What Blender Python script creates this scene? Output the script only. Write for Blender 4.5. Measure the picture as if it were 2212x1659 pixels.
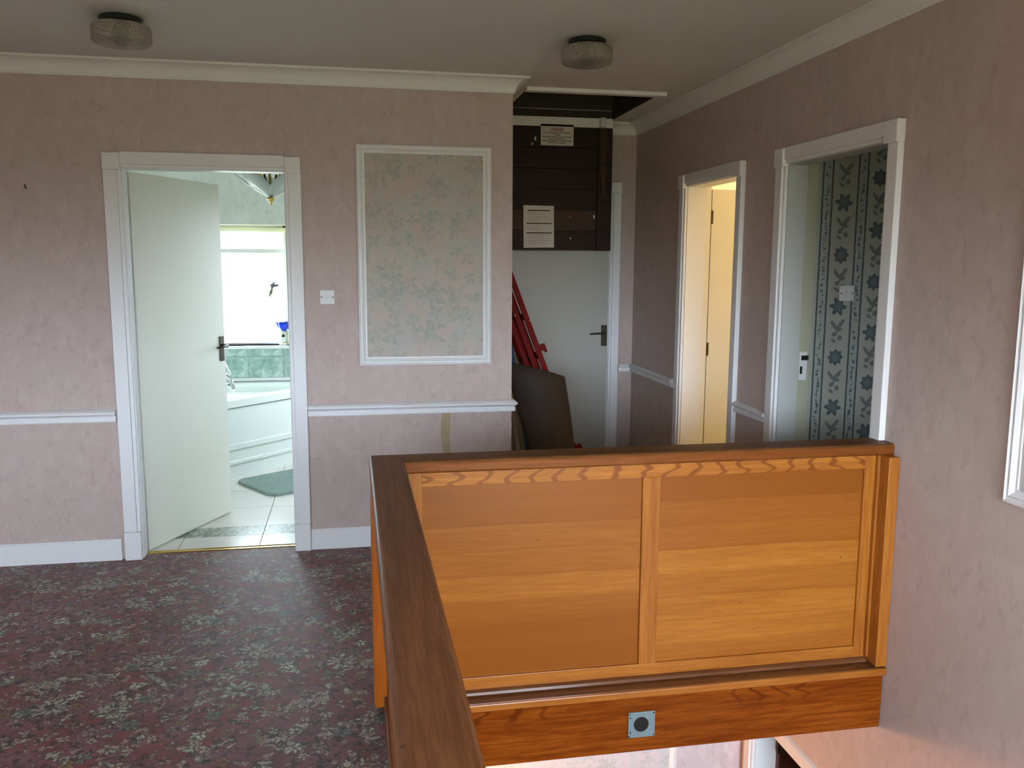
import bpy, bmesh, math, random
from mathutils import Vector, Matrix
random.seed(7)
for o in list(bpy.data.objects): bpy.data.objects.remove(o)
SC = bpy.context.scene
COL = SC.collection
PI = math.pi

# ------------------------------------------------------------------ camera, world, light, exposure
H = 1.55; YAW = -0.184; PITCH = -0.1408; ROLL = 0.0049; FPX = 1853.4
cy, sy = math.cos(YAW), math.sin(YAW); cp, sp = math.cos(PITCH), math.sin(PITCH)
fw = Vector((-sy*cp, cy*cp, sp)); rt0 = Vector((cy, sy, 0)); up0 = rt0.cross(fw)
rt = math.cos(ROLL)*rt0 + math.sin(ROLL)*up0; up = -math.sin(ROLL)*rt0 + math.cos(ROLL)*up0
cam = bpy.data.cameras.new('camera'); camo = bpy.data.objects.new('camera', cam); COL.objects.link(camo)
cam.sensor_fit = 'HORIZONTAL'; cam.sensor_width = 36.0; cam.lens = 36.0*FPX/2212.0; cam.clip_start = 0.02
camo.matrix_world = Matrix(((rt.x, up.x, -fw.x, 0), (rt.y, up.y, -fw.y, 0), (rt.z, up.z, -fw.z, H), (0, 0, 0, 1)))
SC.camera = camo
SC.view_settings.view_transform = 'Standard'; SC.view_settings.look = 'None'
SC.view_settings.gamma = 1.0; SC.view_settings.use_curve_mapping = False
SC.view_settings.exposure = 0.0
SC.cycles.max_bounces = 10; SC.cycles.diffuse_bounces = 6; SC.cycles.glossy_bounces = 4
SC.cycles.transmission_bounces = 8; SC.cycles.transparent_max_bounces = 8
SC.cycles.sample_clamp_indirect = 6.0; SC.cycles.caustics_reflective = False; SC.cycles.caustics_refractive = False
SC.cycles.use_denoising = True

# overcast sky above, dull green-grey ground below
W = bpy.data.worlds.new('world'); SC.world = W; W.use_nodes = True
wn = W.node_tree; wn.nodes.clear()
w_out = wn.nodes.new('ShaderNodeOutputWorld'); w_bg = wn.nodes.new('ShaderNodeBackground')
w_tc = wn.nodes.new('ShaderNodeTexCoord'); w_sx = wn.nodes.new('ShaderNodeSeparateXYZ'); w_rp = wn.nodes.new('ShaderNodeValToRGB')
w_mr = wn.nodes.new('ShaderNodeMapRange'); w_mr.inputs[1].default_value = -1; w_mr.inputs[2].default_value = 1
wn.links.new(w_tc.outputs['Generated'], w_sx.inputs[0]); wn.links.new(w_sx.outputs[2], w_mr.inputs[0])
wn.links.new(w_mr.outputs[0], w_rp.inputs[0]); wn.links.new(w_rp.outputs[0], w_bg.inputs[0]); wn.links.new(w_bg.outputs[0], w_out.inputs[0])
w_rp.color_ramp.elements[0].position = 0.47; w_rp.color_ramp.elements[0].color = (0.10, 0.10, 0.065, 1)
w_rp.color_ramp.elements[1].position = 0.53; w_rp.color_ramp.elements[1].color = (0.79, 0.89, 1.03, 1)
w_bg.inputs[1].default_value = 30.0

def portal(name, loc, rot, sx_, sy_):
    l = bpy.data.lights.new(name, 'AREA'); l.shape = 'RECTANGLE'; l.size = sx_; l.size_y = sy_
    l.cycles.is_portal = True
    o = bpy.data.objects.new(name, l); COL.objects.link(o); o.location = loc; o.rotation_euler = rot; return o
def point(name, loc, energy, col, r=0.04):
    l = bpy.data.lights.new(name, 'POINT'); l.energy = energy; l.color = col; l.shadow_soft_size = r
    o = bpy.data.objects.new(name, l); COL.objects.link(o); o.location = loc; return o
RW = (0.35, 1.90, -0.70, 2.05)    # rear (stair) window x0,x1,z0,z1
AW = (-2.3, -0.20, 0.75, 1.82)     # rear (landing) window
BW = (-1.45, -0.50, 0.87, 1.84)   # bathroom window
SW = (2.3, 2.8, 1.1, 1.8)       # unseen box room window, added to brighten its wallpaper: y0,y1,z0,z1
portal('stair_window_daylight', ((RW[0]+RW[1])/2, -1.35, (RW[2]+RW[3])/2), (PI/2, 0, PI), RW[1]-RW[0], RW[3]-RW[2])
portal('landing_window_daylight', ((AW[0]+AW[1])/2, -1.35, (AW[2]+AW[3])/2), (PI/2, 0, PI), AW[1]-AW[0], AW[3]-AW[2])
portal('bathroom_window_daylight', ((BW[0]+BW[1])/2, 7.42, (BW[2]+BW[3])/2), (-PI/2, 0, 0), BW[1]-BW[0], BW[3]-BW[2])
portal('box_room_added_daylight', (4.75, (SW[0]+SW[1])/2, (SW[2]+SW[3])/2), (0, PI/2, 0), SW[3]-SW[2], SW[1]-SW[0])
portal('bathroom_side_added_daylight', (.95, 6.65, 1.35), (0, PI/2, 0), .9, .7)  # unseen side window, added to brighten the bath panel and door leaf
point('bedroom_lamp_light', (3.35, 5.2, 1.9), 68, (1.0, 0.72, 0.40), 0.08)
point('hall_wall_light_glow', (0.3, 3.80, -0.62), 54, (1.0, 0.44, 0.15), 0.07)

# ------------------------------------------------------------------ node helpers
def new_mat(name):
    m = bpy.data.materials.new(name); m.use_nodes = True; nt = m.node_tree; nt.nodes.clear(); return m, nt
class E_:
    def __init__(s, nt, sock): s.nt = nt; s.s = sock
    def __add__(a, b): return mth(a, 'ADD', b)
    def __radd__(a, b): return mth(a, 'ADD', b)
    def __sub__(a, b): return mth(a, 'SUBTRACT', b)
    def __rsub__(a, b): return mth(a, 'SUBTRACT', b, rev=True)
    def __mul__(a, b): return mth(a, 'MULTIPLY', b)
    def __rmul__(a, b): return mth(a, 'MULTIPLY', b)
    def __truediv__(a, b): return mth(a, 'DIVIDE', b)
    def lt(a, b): return mth(a, 'LESS_THAN', b)
    def gt(a, b): return mth(a, 'GREATER_THAN', b)
    def f(a, op): return mth(a, op, None)
def put(nt, inp, v):
    if isinstance(v, E_): nt.links.new(v.s, inp)
    elif v is not None: inp.default_value = v
def mth(a, op, b, rev=False, c=None):
    nt = a.nt; n = nt.nodes.new('ShaderNodeMath'); n.operation = op
    if rev: a, b = b, a
    put(nt, n.inputs[0], a)
    if b is not None: put(nt, n.inputs[1], b)
    if c is not None: put(nt, n.inputs[2], c)
    return E_(nt, n.outputs[0])
def smooth(v, lo, hi, a=0.0, b=1.0):
    n = v.nt.nodes.new('ShaderNodeMapRange'); n.interpolation_type = 'SMOOTHSTEP'
    put(v.nt, n.inputs[0], v); n.inputs[1].default_value = lo; n.inputs[2].default_value = hi
    n.inputs[3].default_value = a; n.inputs[4].default_value = b; return E_(v.nt, n.outputs[0])
def objco(nt):
    n = nt.nodes.new('ShaderNodeTexCoord'); return E_(nt, n.outputs['Object'])
def sep(v):
    n = v.nt.nodes.new('ShaderNodeSeparateXYZ'); v.nt.links.new(v.s, n.inputs[0]); return [E_(v.nt, n.outputs[i]) for i in range(3)]
def comb(nt, x, y, z):
    n = nt.nodes.new('ShaderNodeCombineXYZ')
    for i, q in enumerate((x, y, z)): put(nt, n.inputs[i], q)
    return E_(nt, n.outputs[0])
def vmul(v, s):
    n = v.nt.nodes.new('ShaderNodeVectorMath'); n.operation = 'MULTIPLY'; v.nt.links.new(v.s, n.inputs[0])
    n.inputs[1].default_value = s; return E_(v.nt, n.outputs[0])
def noise(v, scale, detail=3, rough=0.5, dist=0.0, color=False, dim='3D'):
    n = v.nt.nodes.new('ShaderNodeTexNoise'); n.noise_dimensions = dim; put(v.nt, n.inputs['Vector'], v)
    n.inputs['Scale'].default_value = scale; n.inputs['Detail'].default_value = detail
    n.inputs['Roughness'].default_value = rough; n.inputs['Distortion'].default_value = dist
    return E_(v.nt, n.outputs['Color' if color else 'Fac'])
def white(v, dim='3D'):
    n = v.nt.nodes.new('ShaderNodeTexWhiteNoise'); n.noise_dimensions = dim
    put(v.nt, n.inputs['W' if dim == '1D' else 'Vector'], v); return E_(v.nt, n.outputs['Value'])
def mix(nt, fac, a, b, mode='MIX'):
    n = nt.nodes.new('ShaderNodeMix'); n.data_type = 'RGBA'; n.blend_type = mode
    put(nt, n.inputs[0], fac)
    for k, q in ((6, a), (7, b)):
        if isinstance(q, E_): nt.links.new(q.s, n.inputs[k])
        else: n.inputs[k].default_value = (*q, 1)
    return E_(nt, n.outputs[2])
def ramp(v, stops):
    n = v.nt.nodes.new('ShaderNodeValToRGB'); put(v.nt, n.inputs[0], v); cr = n.color_ramp
    while len(cr.elements) < len(stops): cr.elements.new(0.5)
    for e, (p, c) in zip(cr.elements, stops): e.position = p; e.color = (*c, 1)
    return E_(v.nt, n.outputs[0])
def finish(m, nt, col, rough=0.6, bump=None, bs=0.3, bd=0.01, **kw):
    out = nt.nodes.new('ShaderNodeOutputMaterial'); b = nt.nodes.new('ShaderNodeBsdfPrincipled')
    nt.links.new(b.outputs[0], out.inputs[0])
    if isinstance(col, E_): nt.links.new(col.s, b.inputs['Base Color'])
    else: b.inputs['Base Color'].default_value = (*col, 1)
    put(nt, b.inputs['Roughness'], rough)
    for k, v in kw.items(): put(nt, b.inputs[k.replace('_', ' ')], v)
    if bump is not None:
        bn = nt.nodes.new('ShaderNodeBump'); bn.inputs['Strength'].default_value = bs; bn.inputs['Distance'].default_value = bd
        nt.links.new(bump.s, bn.inputs['Height']); nt.links.new(bn.outputs[0], b.inputs['Normal'])
    return m
def simple(name, col, rough=0.5, var=0.06, scale=8, bumpy=True, **kw):
    m, nt = new_mat(name); co = objco(nt); n = noise(co, scale, 4)
    c = mix(nt, n, tuple(x*(1-var) for x in col), tuple(min(1, x*(1+var)) for x in col))
    return finish(m, nt, c, rough, bump=noise(co, 60, 2) if bumpy else None, bs=0.05, bd=0.002, **kw)

# ------------------------------------------------------------------ materials
def wallpaper(name, base, dark, light, vertical=1.0):
    m, nt = new_mat(name); co = objco(nt); v = vmul(co, (1, 1, 0.62))
    d = noise(v, 5, 2, color=True)
    n = nt.nodes.new('ShaderNodeVectorMath'); n.operation = 'MULTIPLY_ADD'; nt.links.new(d.s, n.inputs[0]); n.inputs[1].default_value = (.08, .08, .08); nt.links.new(v.s, n.inputs[2])
    v2 = E_(nt, n.outputs[0])
    a = smooth(noise(v2, 15, 3, 0.55), 0.50, 0.60); b = smooth(noise(v2, 23, 2, 0.5, 0.6), 0.58, 0.66); c = noise(co, 2.2, 3)
    e = smooth(noise(v2, 31, 2, 0.5), 0.60, 0.68)
    col = mix(nt, a*0.6, base, light); col = mix(nt, b*0.55, col, dark); col = mix(nt, e*0.3, col, (0.44, 0.40, 0.36))
    col = mix(nt, smooth(c, 0.3, 0.7)*0.25, col, (0.50, 0.46, 0.41))
    fine = noise(co, 190, 2)
    return finish(m, nt, col, 0.72, bump=fine + a*0.5, bs=0.12, bd=0.002)
M_PINK = wallpaper('pink_marbled_wallpaper', (0.515, 0.420, 0.385), (0.43, 0.345, 0.315), (0.57, 0.475, 0.44))
M_LOWPINK = wallpaper('pale_pink_marbled_wallpaper', (0.66, 0.53, 0.53), (0.55, 0.42, 0.45), (0.74, 0.62, 0.62))
M_BATHPAPER = wallpaper('grey_blue_marbled_wallpaper', (0.68, 0.70, 0.66), (0.62, 0.65, 0.62), (0.76, 0.77, 0.73))
M_CREAMWALL = simple('cream_emulsion', (0.80, 0.74, 0.58), 0.7)
M_WHITE = simple('white_gloss_paint', (0.80, 0.83, 0.84), 0.40, var=0.02, scale=3, bumpy=False)
M_COVE = simple('white_coving_paint', (0.80, 0.83, 0.80), 0.6, var=0.03, scale=4, bumpy=False)
M_DOOR = simple('cream_white_door_paint', (0.80, 0.82, 0.73), 0.38, var=0.03, scale=2, bumpy=False)
M_CEIL = None
m, nt = new_mat('textured_ceiling_paint'); co = objco(nt)
cn = noise(vmul(co, (1, 1.8, 1)), 42, 4, 0.6, 1.0)
M_CEIL = finish(m, nt, mix(nt, noise(co, 1.5, 3), (0.62, 0.62, 0.565), (0.69, 0.70, 0.64)), 0.8, bump=cn, bs=0.5, bd=0.006)
M_DARK = simple('dark_loft_timber', (0.035, 0.028, 0.022), 0.8)
M_BLACK = simple('black_enamel', (0.008, 0.008, 0.008), 0.3)
M_BRONZE = simple('aged_bronze', (0.055, 0.05, 0.035), 0.35, Metallic=0.8)
M_CHROME = simple('chrome', (0.75, 0.77, 0.78), 0.08, Metallic=1.0)
M_BRASS = simple('polished_brass', (0.75, 0.55, 0.20), 0.22, Metallic=1.0)
M_PLASTIC = simple('white_switch_plastic', (0.70, 0.72, 0.72), 0.35, var=0.02)
M_BATH = simple('white_bath_acrylic', (0.70, 0.76, 0.71), 0.15, var=0.01)
M_STEELPLATE = simple('grey_blue_metal_plate', (0.20, 0.28, 0.30), 0.4, var=0.15, scale=30, Metallic=0.5)
M_BLUE = simple('blue_plastic', (0.03, 0.12, 0.40), 0.4)
M_PAPER = simple('white_printed_paper', (0.62, 0.61, 0.56), 0.8, var=0.05)
M_INK = simple('black_ink', (0.012, 0.012, 0.012), 0.8)
M_FAINT = simple('grey_ink', (0.30, 0.29, 0.26), 0.8)
M_REDINK = simple('red_ink', (0.33, 0.02, 0.03), 0.8)
M_GROUT = simple('pale_grout', (0.62, 0.66, 0.62), 0.8)
M_FGROUT = simple('brown_grout', (0.16, 0.15, 0.12), 0.9)
M_PLASTER = simple('bare_yellow_plaster', (0.40, 0.33, 0.20), 0.9, var=0.2, scale=18)
M_HARDBOARD = simple('brown_hardboard', (0.024, 0.017, 0.012), 0.75, var=0.25, scale=3)
M_WARMWHITE = simple('cream_blind_fabric', (0.78, 0.76, 0.58), 0.8)

def wood(name, light, mid, dark, axis='x', rough=0.28, bands=0.0, figure=0.0, fine=1.0, spec=0.30, zone=None):
    """varnished timber: fine grain stretched along axis, optional veneer bands and cathedral figure"""
    m, nt = new_mat(name); co = objco(nt)
    s = {'x': (1.0, 16, 16), 'y': (16, 1.0, 16), 'z': (16, 16, 1.0)}[axis]
    v = vmul(co, s)
    g = noise(v, 5.5*fine, 5, 0.62, 0.3); g2 = noise(v, 1.3, 3, 0.5)
    col = mix(nt, smooth(g, 0.34, 0.66), mid, light)
    col = mix(nt, smooth(g2, 0.35, 0.72)*0.45, col, dark)
    if zone is not None: col = mix(nt, smooth(sep(co)[2], -.05, -.16)*0.5, col, dark) if False else col
    x, y, z = sep(co)
    if bands:
        t = z/bands + noise(vmul(co, (1.2, 1, 6)), 1.0, 2)*0.25 + (x.gt(0.946))*0.37
        fl = t.f('FLOOR'); r1 = white(fl*1.37+(x.gt(0.946))*11.0, '1D'); fr = t.f('FRACT')
        col = mix(nt, smooth(r1, 0.0, 1.0)*0.95, col, dark)
        col = mix(nt, smooth(fr, 0.0, 0.16, 0.35, 0.0), col, dark)
    if figure:
        w = nt.nodes.new('ShaderNodeTexWave'); w.wave_type = 'RINGS'; w.rings_direction = 'Z' if axis != 'z' else 'X'
        sv = {'x': (0.9, 3.0, 5.5), 'y': (3, .9, 5.5), 'z': (5.5, 3, .9)}[axis]
        a = vmul(co, sv); nt.links.new(a.s, w.inputs['Vector'])
        w.inputs['Scale'].default_value = 3.6; w.inputs['Distortion'].default_value = 7.5; w.inputs['Detail'].default_value = 1.5; w.inputs['Detail Scale'].default_value = 0.9
        col = mix(nt, smooth(E_(nt, w.outputs['Fac']), 0.80, 0.98)*figure*(1.0 if zone is None else zone(x, y, z)), col, dark)
    sp_ = noise(co, 55, 1); col = mix(nt, smooth(sp_, 0.80, 0.83)*0.6, col, (0.03, 0.012, 0.004))
    return finish(m, nt, col, rough, bump=g, bs=0.06, bd=0.002, Specular_IOR_Level=spec)
OL, OM, OD = (0.41, 0.158, 0.026), (0.33, 0.108, 0.015), (0.20, 0.052, 0.005)
M_OAKX = wood('varnished_oak_horizontal', OL, OM, OD, 'x')
M_OAKZ = wood('varnished_oak_upright', OL, OM, OD, 'z')
M_OAKY = wood('varnished_oak_lengthwise', (0.46, 0.130, 0.016), (0.40, 0.095, 0.010), OD, 'y')
M_EDGE = wood('lit_oak_edge', (0.22, 0.070, 0.014), (0.17, 0.048, 0.008), (0.11, 0.028, 0.004), 'x', spec=0.18)  # cap edge oak made lighter: light on the front edge put into the colour
M_POST = wood('varnished_oak_post', (0.46, 0.130, 0.016), (0.40, 0.095, 0.010), OD, 'z')
M_OAKFIG = wood('varnished_oak_figured', (0.50, 0.20, 0.030), (0.40, 0.135, 0.018), (0.17, 0.040, 0.005), 'x', figure=0.75)
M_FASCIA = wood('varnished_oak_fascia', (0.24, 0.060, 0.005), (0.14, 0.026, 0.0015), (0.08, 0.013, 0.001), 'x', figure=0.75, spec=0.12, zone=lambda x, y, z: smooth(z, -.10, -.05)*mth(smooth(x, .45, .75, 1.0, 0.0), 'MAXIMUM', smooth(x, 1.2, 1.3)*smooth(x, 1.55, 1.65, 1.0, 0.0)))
M_PANEL = wood('banded_oak_veneer', (0.43, 0.170, 0.024), (0.36, 0.128, 0.016), (0.24, 0.070, 0.007), 'x', bands=0.092, fine=1.3)
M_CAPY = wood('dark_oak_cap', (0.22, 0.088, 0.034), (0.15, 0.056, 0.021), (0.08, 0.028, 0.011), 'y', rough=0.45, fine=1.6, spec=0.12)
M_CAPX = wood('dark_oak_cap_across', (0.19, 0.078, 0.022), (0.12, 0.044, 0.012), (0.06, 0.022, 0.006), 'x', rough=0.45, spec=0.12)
M_HATCH = wood('dark_stained_softwood', (0.026, 0.009, 0.005), (0.015, 0.005, 0.003), (0.007, 0.003, 0.002), 'x', rough=0.6)
M_HATCHL = wood('faded_stained_softwood', (0.060, 0.030, 0.015), (0.038, 0.018, 0.009), (0.015, 0.007, 0.004), 'x', rough=0.55)
M_BROWNDOOR = wood('dark_brown_door_wood', (0.060, 0.018, 0.008), (0.04, 0.011, 0.005), (0.02, 0.006, 0.003), 'z', rough=0.35)
M_LEDGE = wood('worn_dark_oak_ledge', (0.20, 0.085, 0.032), (0.13, 0.05, 0.018), (0.07, 0.025, 0.01), 'x', rough=0.16)

# red paint with white splashes
m, nt = new_mat('paint_splashed_red'); co = objco(nt)
c = mix(nt, noise(co, 9, 3), (0.10, 0.003, 0.003), (0.20, 0.006, 0.005))
c = mix(nt, smooth(noise(co, 34, 2, 0.6), 0.70, 0.72)*0.8, c, (0.62, 0.58, 0.52))
M_RED = finish(m, nt, c, 0.6, Specular_IOR_Level=0.15)
# pressed glass shade
m, nt = new_mat('pressed_smoky_glass'); co = objco(nt)
vr = nt.nodes.new('ShaderNodeTexVoronoi'); nt.links.new(co.s, vr.inputs['Vector']); vr.inputs['Scale'].default_value = 95
M_GLASS = finish(m, nt, (0.78, 0.75, 0.62), 0.16, bump=E_(nt, vr.outputs['Distance']), bs=0.9, bd=0.006, Transmission_Weight=0.72, IOR=1.35)
m, nt = new_mat('frosted_lamp_glass'); M_FROST = finish(m, nt, (0.80, 0.85, 0.83), 0.3, Transmission_Weight=0.35, IOR=1.3)
m, nt = new_mat('cobalt_blue_glass'); M_COBALT = finish(m, nt, (0.02, 0.10, 0.85), 0.08, Transmission_Weight=0.6)
# obscured window glass
m, nt = new_mat('obscured_window_glass'); out = nt.nodes.new('ShaderNodeOutputMaterial'); t1 = nt.nodes.new('ShaderNodeBsdfTransparent'); t2 = nt.nodes.new('ShaderNodeBsdfTranslucent'); mx = nt.nodes.new('ShaderNodeMixShader')
t1.inputs[0].default_value = (0.95, 1, 0.97, 1); t2.inputs[0].default_value = (0.95, 0.97, 0.96, 1); mx.inputs[0].default_value = 0.25
nt.links.new(t1.outputs[0], mx.inputs[1]); nt.links.new(t2.outputs[0], mx.inputs[2]); nt.links.new(mx.outputs[0], out.inputs[0]); M_PANE = m

# green marble tile, floor tile
m, nt = new_mat('green_marbled_tile'); co = objco(nt)
n1 = noise(co, 14, 5, 0.62, 0.8); M_TILEG = finish(m, nt, ramp(n1, [(0.3, (0.16, 0.27, 0.23)), (0.5, (0.30, 0.43, 0.38)), (0.7, (0.55, 0.66, 0.60))]), 0.15)
m, nt = new_mat('pale_stone_floor_tile'); co = objco(nt)
M_TILEF = finish(m, nt, mix(nt, noise(vmul(co, (1, 3, 1)), 6, 5, 0.6), (0.68, 0.66, 0.60), (0.82, 0.80, 0.75)), 0.22)
m, nt = new_mat('green_border_tile'); co = objco(nt)
M_TILEB = finish(m, nt, mix(nt, smooth(noise(co, 42, 3, 0.6, 1.2), 0.45, 0.56), (0.14, 0.18, 0.15), (0.44, 0.46, 0.40)), 0.25)
m, nt = new_mat('green_mat_pile'); co = objco(nt)
M_MAT = finish(m, nt, mix(nt, noise(co, 26, 4, 0.7), (0.22, 0.34, 0.29), (0.50, 0.62, 0.56)), 0.95, bump=noise(co, 170, 3), bs=1.0, bd=0.02)

# floral panel paper
def flower(nt, co2, x, y, cellx, celly, seed, R, n, dep=0.28, jit=0.5, keep=1.0):
    """one motif per cell of a grid: returns mask, radius fraction, angle, cell random"""
    gx = x/cellx + seed*3.17; gy = y/celly + seed*1.71
    ix = gx.f('FLOOR'); iy = gy.f('FLOOR')
    r1 = white(comb(nt, ix, iy, seed)); r2 = white(comb(nt, ix, iy, seed+5.5)); r3 = white(comb(nt, ix, iy, seed+9.2))
    dx = (gx-ix-0.5-(r1-0.5)*jit)*cellx; dy = (gy-iy-0.5-(r2-0.5)*jit)*celly
    rr = (dx*dx+dy*dy).f('SQRT'); th = mth(dy, 'ARCTAN2', dx)
    RR = ((th*n+r1*20.0+(dx*90.0).f('SINE')).f('COSINE')*dep+(1-dep))*(R*(r3*0.5+0.75))
    q = rr/RR
    return (q.lt(1.0))*(r3.lt(keep)), q, th, r3, r1
def floral_paper(name, base, g1, g2, pk, big=0.11, amt=0.5):
    m, nt = new_mat(name); co = objco(nt)
    d = noise(co, 16, 3, 0.6, color=True)
    n = nt.nodes.new('ShaderNodeVectorMath'); n.operation = 'MULTIPLY_ADD'; nt.links.new(d.s, n.inputs[0]); n.inputs[1].default_value = (.035, .035, .035); nt.links.new(co.s, n.inputs[2])
    x, y, z = sep(E_(nt, n.outputs[0])); x = x + y
    col = mix(nt, smooth(noise(co, 5, 3), 0.42, 0.62)*0.55, base, pk)
    col = mix(nt, smooth(noise(co, 11, 4, 0.6, 0.5), 0.52, 0.62)*0.45, col, g2); col = mix(nt, smooth(noise(co, 23, 3, 0.6, 0.8), 0.56, 0.62)*0.35, col, g1)
    for sd, sz, nn, cc in ((1, 1.0, 6, g1), (2, 0.8, 5, g2), (3, 1.1, 7, pk), (4, 0.5, 4, g1), (5, 0.45, 5, g2)):
        mk, q, th, r3, r1 = flower(nt, None, x, z, big*sz*1.5, big*sz*1.6, sd, big*sz*0.62, nn, 0.34, 0.7, 0.8)
        col = mix(nt, mk*amt*smooth(q, 0.0, 1.0, 0.45, 1.0), col, cc)
        col = mix(nt, mk*(q.lt(0.25))*amt, col, base)
    return finish(m, nt, col, 0.75, bump=noise(co, 120, 2), bs=0.08, bd=0.002)
M_FLORAL = floral_paper('faded_floral_wallpaper', (0.50, 0.47, 0.41), (0.30, 0.35, 0.30), (0.42, 0.47, 0.44), (0.55, 0.43, 0.38), big=0.13, amt=0.5)
M_FLORALB = floral_paper('pale_floral_wallpaper', (0.62, 0.58, 0.57), (0.42, 0.45, 0.42), (0.52, 0.56, 0.54), (0.70, 0.58, 0.60), amt=0.5)

# blue striped flower paper (bedroom)
m, nt = new_mat('blue_stripe_floral_wallpaper'); co = objco(nt); x, y, z = sep(co)
x = x + (noise(co, 60, 1)-0.5)*0.004; P = 0.181
u = (x-2.176)/P; iu = u.f('FLOOR'); fu = u.f('FRACT')*P
base = mix(nt, noise(co, 150, 2), (0.33, 0.345, 0.29), (0.40, 0.41, 0.35))
navy = (0.030, 0.065, 0.085); mid = (0.075, 0.105, 0.11)
st = ((fu.lt(0.008)) + ((fu-0.052).f('ABSOLUTE').lt(0.0045))).f('MINIMUM') if False else mth(fu.lt(0.009), 'MAXIMUM', (fu-0.053).f('ABSOLUTE').lt(0.0045))
band = (fu.gt(0.009))*(fu.lt(0.048))
wob = (z*60.0).f('SINE')*0.005
dots = ((fu-0.029-wob).f('ABSOLUTE').lt(0.007))*(noise(comb(nt, x*30.0, z*70.0, 0.0), 1.0, 2).gt(0.52))
cx_ = fu-0.117; zz = z + iu*0.128
c1 = zz/0.245; ci = c1.f('FLOOR'); cf = (c1.f('FRACT')-0.5)*0.245
par = (mth(ci, 'MODULO', 2.0)).f('ABSOLUTE')
th = mth(cf, 'ARCTAN2', cx_); rr = (cx_*cx_+cf*cf).f('SQRT')
R8 = (th*8.0).f('COSINE')*0.005+0.036; R6 = (th*6.0+0.6).f('COSINE')*0.010+0.036
RR = R8*(1-par) + R6*par
fl = rr.lt(RR); core = rr.lt(RR*0.55)
zq = (c1+0.5).f('FRACT')  # between flowers
sd = (zq-0.5)*0.245
def leaf(ax, az, ang, L, Wd):
    L *= 1.25; Wd *= 1.25; ax *= 1.1; az *= .92
    dx = cx_-ax; dz = sd-az; ca, sa = math.cos(ang), math.sin(ang)
    a = dx*ca+dz*sa; b = dz*ca-dx*sa
    return ((a*a)/(L*L) + (b*b)/(Wd*Wd)).lt(1.0)
lv = leaf(0.016, 0.040, 0.9, 0.024, 0.008)
for q in ((-0.016, 0.036, 2.2, .022, .007), (0.0, 0.012, 1.5, .020, .004), (-0.012, -0.012, 0.3, .010, .009), (0.015, -0.030, 1.0, .010, .010), (-0.014, -0.045, -0.6, .012, .006), (0.012, 0.012, 0.2, .014, .006)):
    lv = mth(lv, 'MAXIMUM', leaf(*q))
col = mix(nt, lv*(fu.gt(0.06))*0.75, base, mid)
col = mix(nt, fl*(fu.gt(0.06))*0.9, col, (0.045, 0.075, 0.085)); col = mix(nt, core*fl*(fu.gt(0.06))*0.6, col, (0.13, 0.18, 0.18))
col = mix(nt, band*0.2, col, (0.20, 0.26, 0.26)); col = mix(nt, dots*band*0.8, col, navy); col = mix(nt, st*0.95, col, navy)
M_BLUEPAPER = finish(m, nt, col, 0.7)

# floral carpet
m, nt = new_mat('floral_carpet'); co = objco(nt)
d = noise(co, 30, 3, 0.6, color=True)
n = nt.nodes.new('ShaderNodeVectorMath'); n.operation = 'MULTIPLY_ADD'; nt.links.new(d.s, n.inputs[0]); n.inputs[1].default_value = (.045, .045, .0); nt.links.new(co.s, n.inputs[2])
x, y, z = sep(E_(nt, n.outputs[0]))
pt = smooth(noise(co, 4.2, 2, 0.5, 0.8), 0.50, 0.54)
base = mix(nt, pt, (0.165, 0.056, 0.072), (0.170, 0.034, 0.032))
base = mix(nt, smooth(noise(co, 9.5, 3, 0.5, 1.0), 0.56, 0.60)*0.5, base, (0.095, 0.032, 0.022))
base = mix(nt, smooth(noise(co, 6.3, 3, 0.6), 0.5, 0.7)*0.4, base, (0.24, 0.12, 0.15))
col = base; DK = (0.035, 0.018, 0.020)
vine = (noise(co, 11, 2, 0.5, 1.5)-0.5).f('ABSOLUTE'); col = mix(nt, (vine.lt(0.014))*(noise(co, 16, 1).gt(0.45))*0.8, col, DK)
specs = [(1, .13, 5, .038, (0.27, 0.19, 0.17), 0.5, .9), (2, .105, 4, .030, (0.42, 0.35, 0.27), 0.42, .9), (3, .19, 5, .050, (0.33, 0.31, 0.26), 0.45, .9),
         (4, .34, 9, .088, (0.42, 0.42, 0.35), 0.5, .7), (5, .24, 6, .044, (0.13, 0.19, 0.165), 0.45, .8), (6, .075, 4, .017, (0.44, 0.32, 0.28), 0.55, .9), (7, .06, 3, .018, (0.04, 0.015, 0.015), 0.6, .9), (8, .26, 5, .040, (0.52, 0.55, 0.46), 0.5, .9), (9, .15, 5, .032, (0.24, 0.14, 0.05), 0.45, .8)]
def blobs(scale, lo, dark_, light_, mscale, col):
    nz = noise(co, scale, 3, 0.62, 0.6); mk = nz.gt(lo); edge = smooth(nz, lo-.012, lo)*smooth(nz, lo+.006, lo+.016, 1.0, 0.0)
    inner = mix(nt, smooth(noise(co, mscale, 2, 0.6, 0.8), 0.44, 0.56), dark_, light_)
    c2 = mix(nt, mk, col, inner); return mix(nt, edge*0.9, c2, DK)
col = blobs(9.0, .575, (0.09, 0.065, 0.055), (0.36, 0.35, 0.29), 48, col)
col = blobs(17.0, .590, (0.10, 0.045, 0.035), (0.31, 0.22, 0.18), 70, col)
col = blobs(26.0, .610, (0.03, 0.012, 0.012), (0.05, 0.02, 0.022), 70, col)
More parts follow.
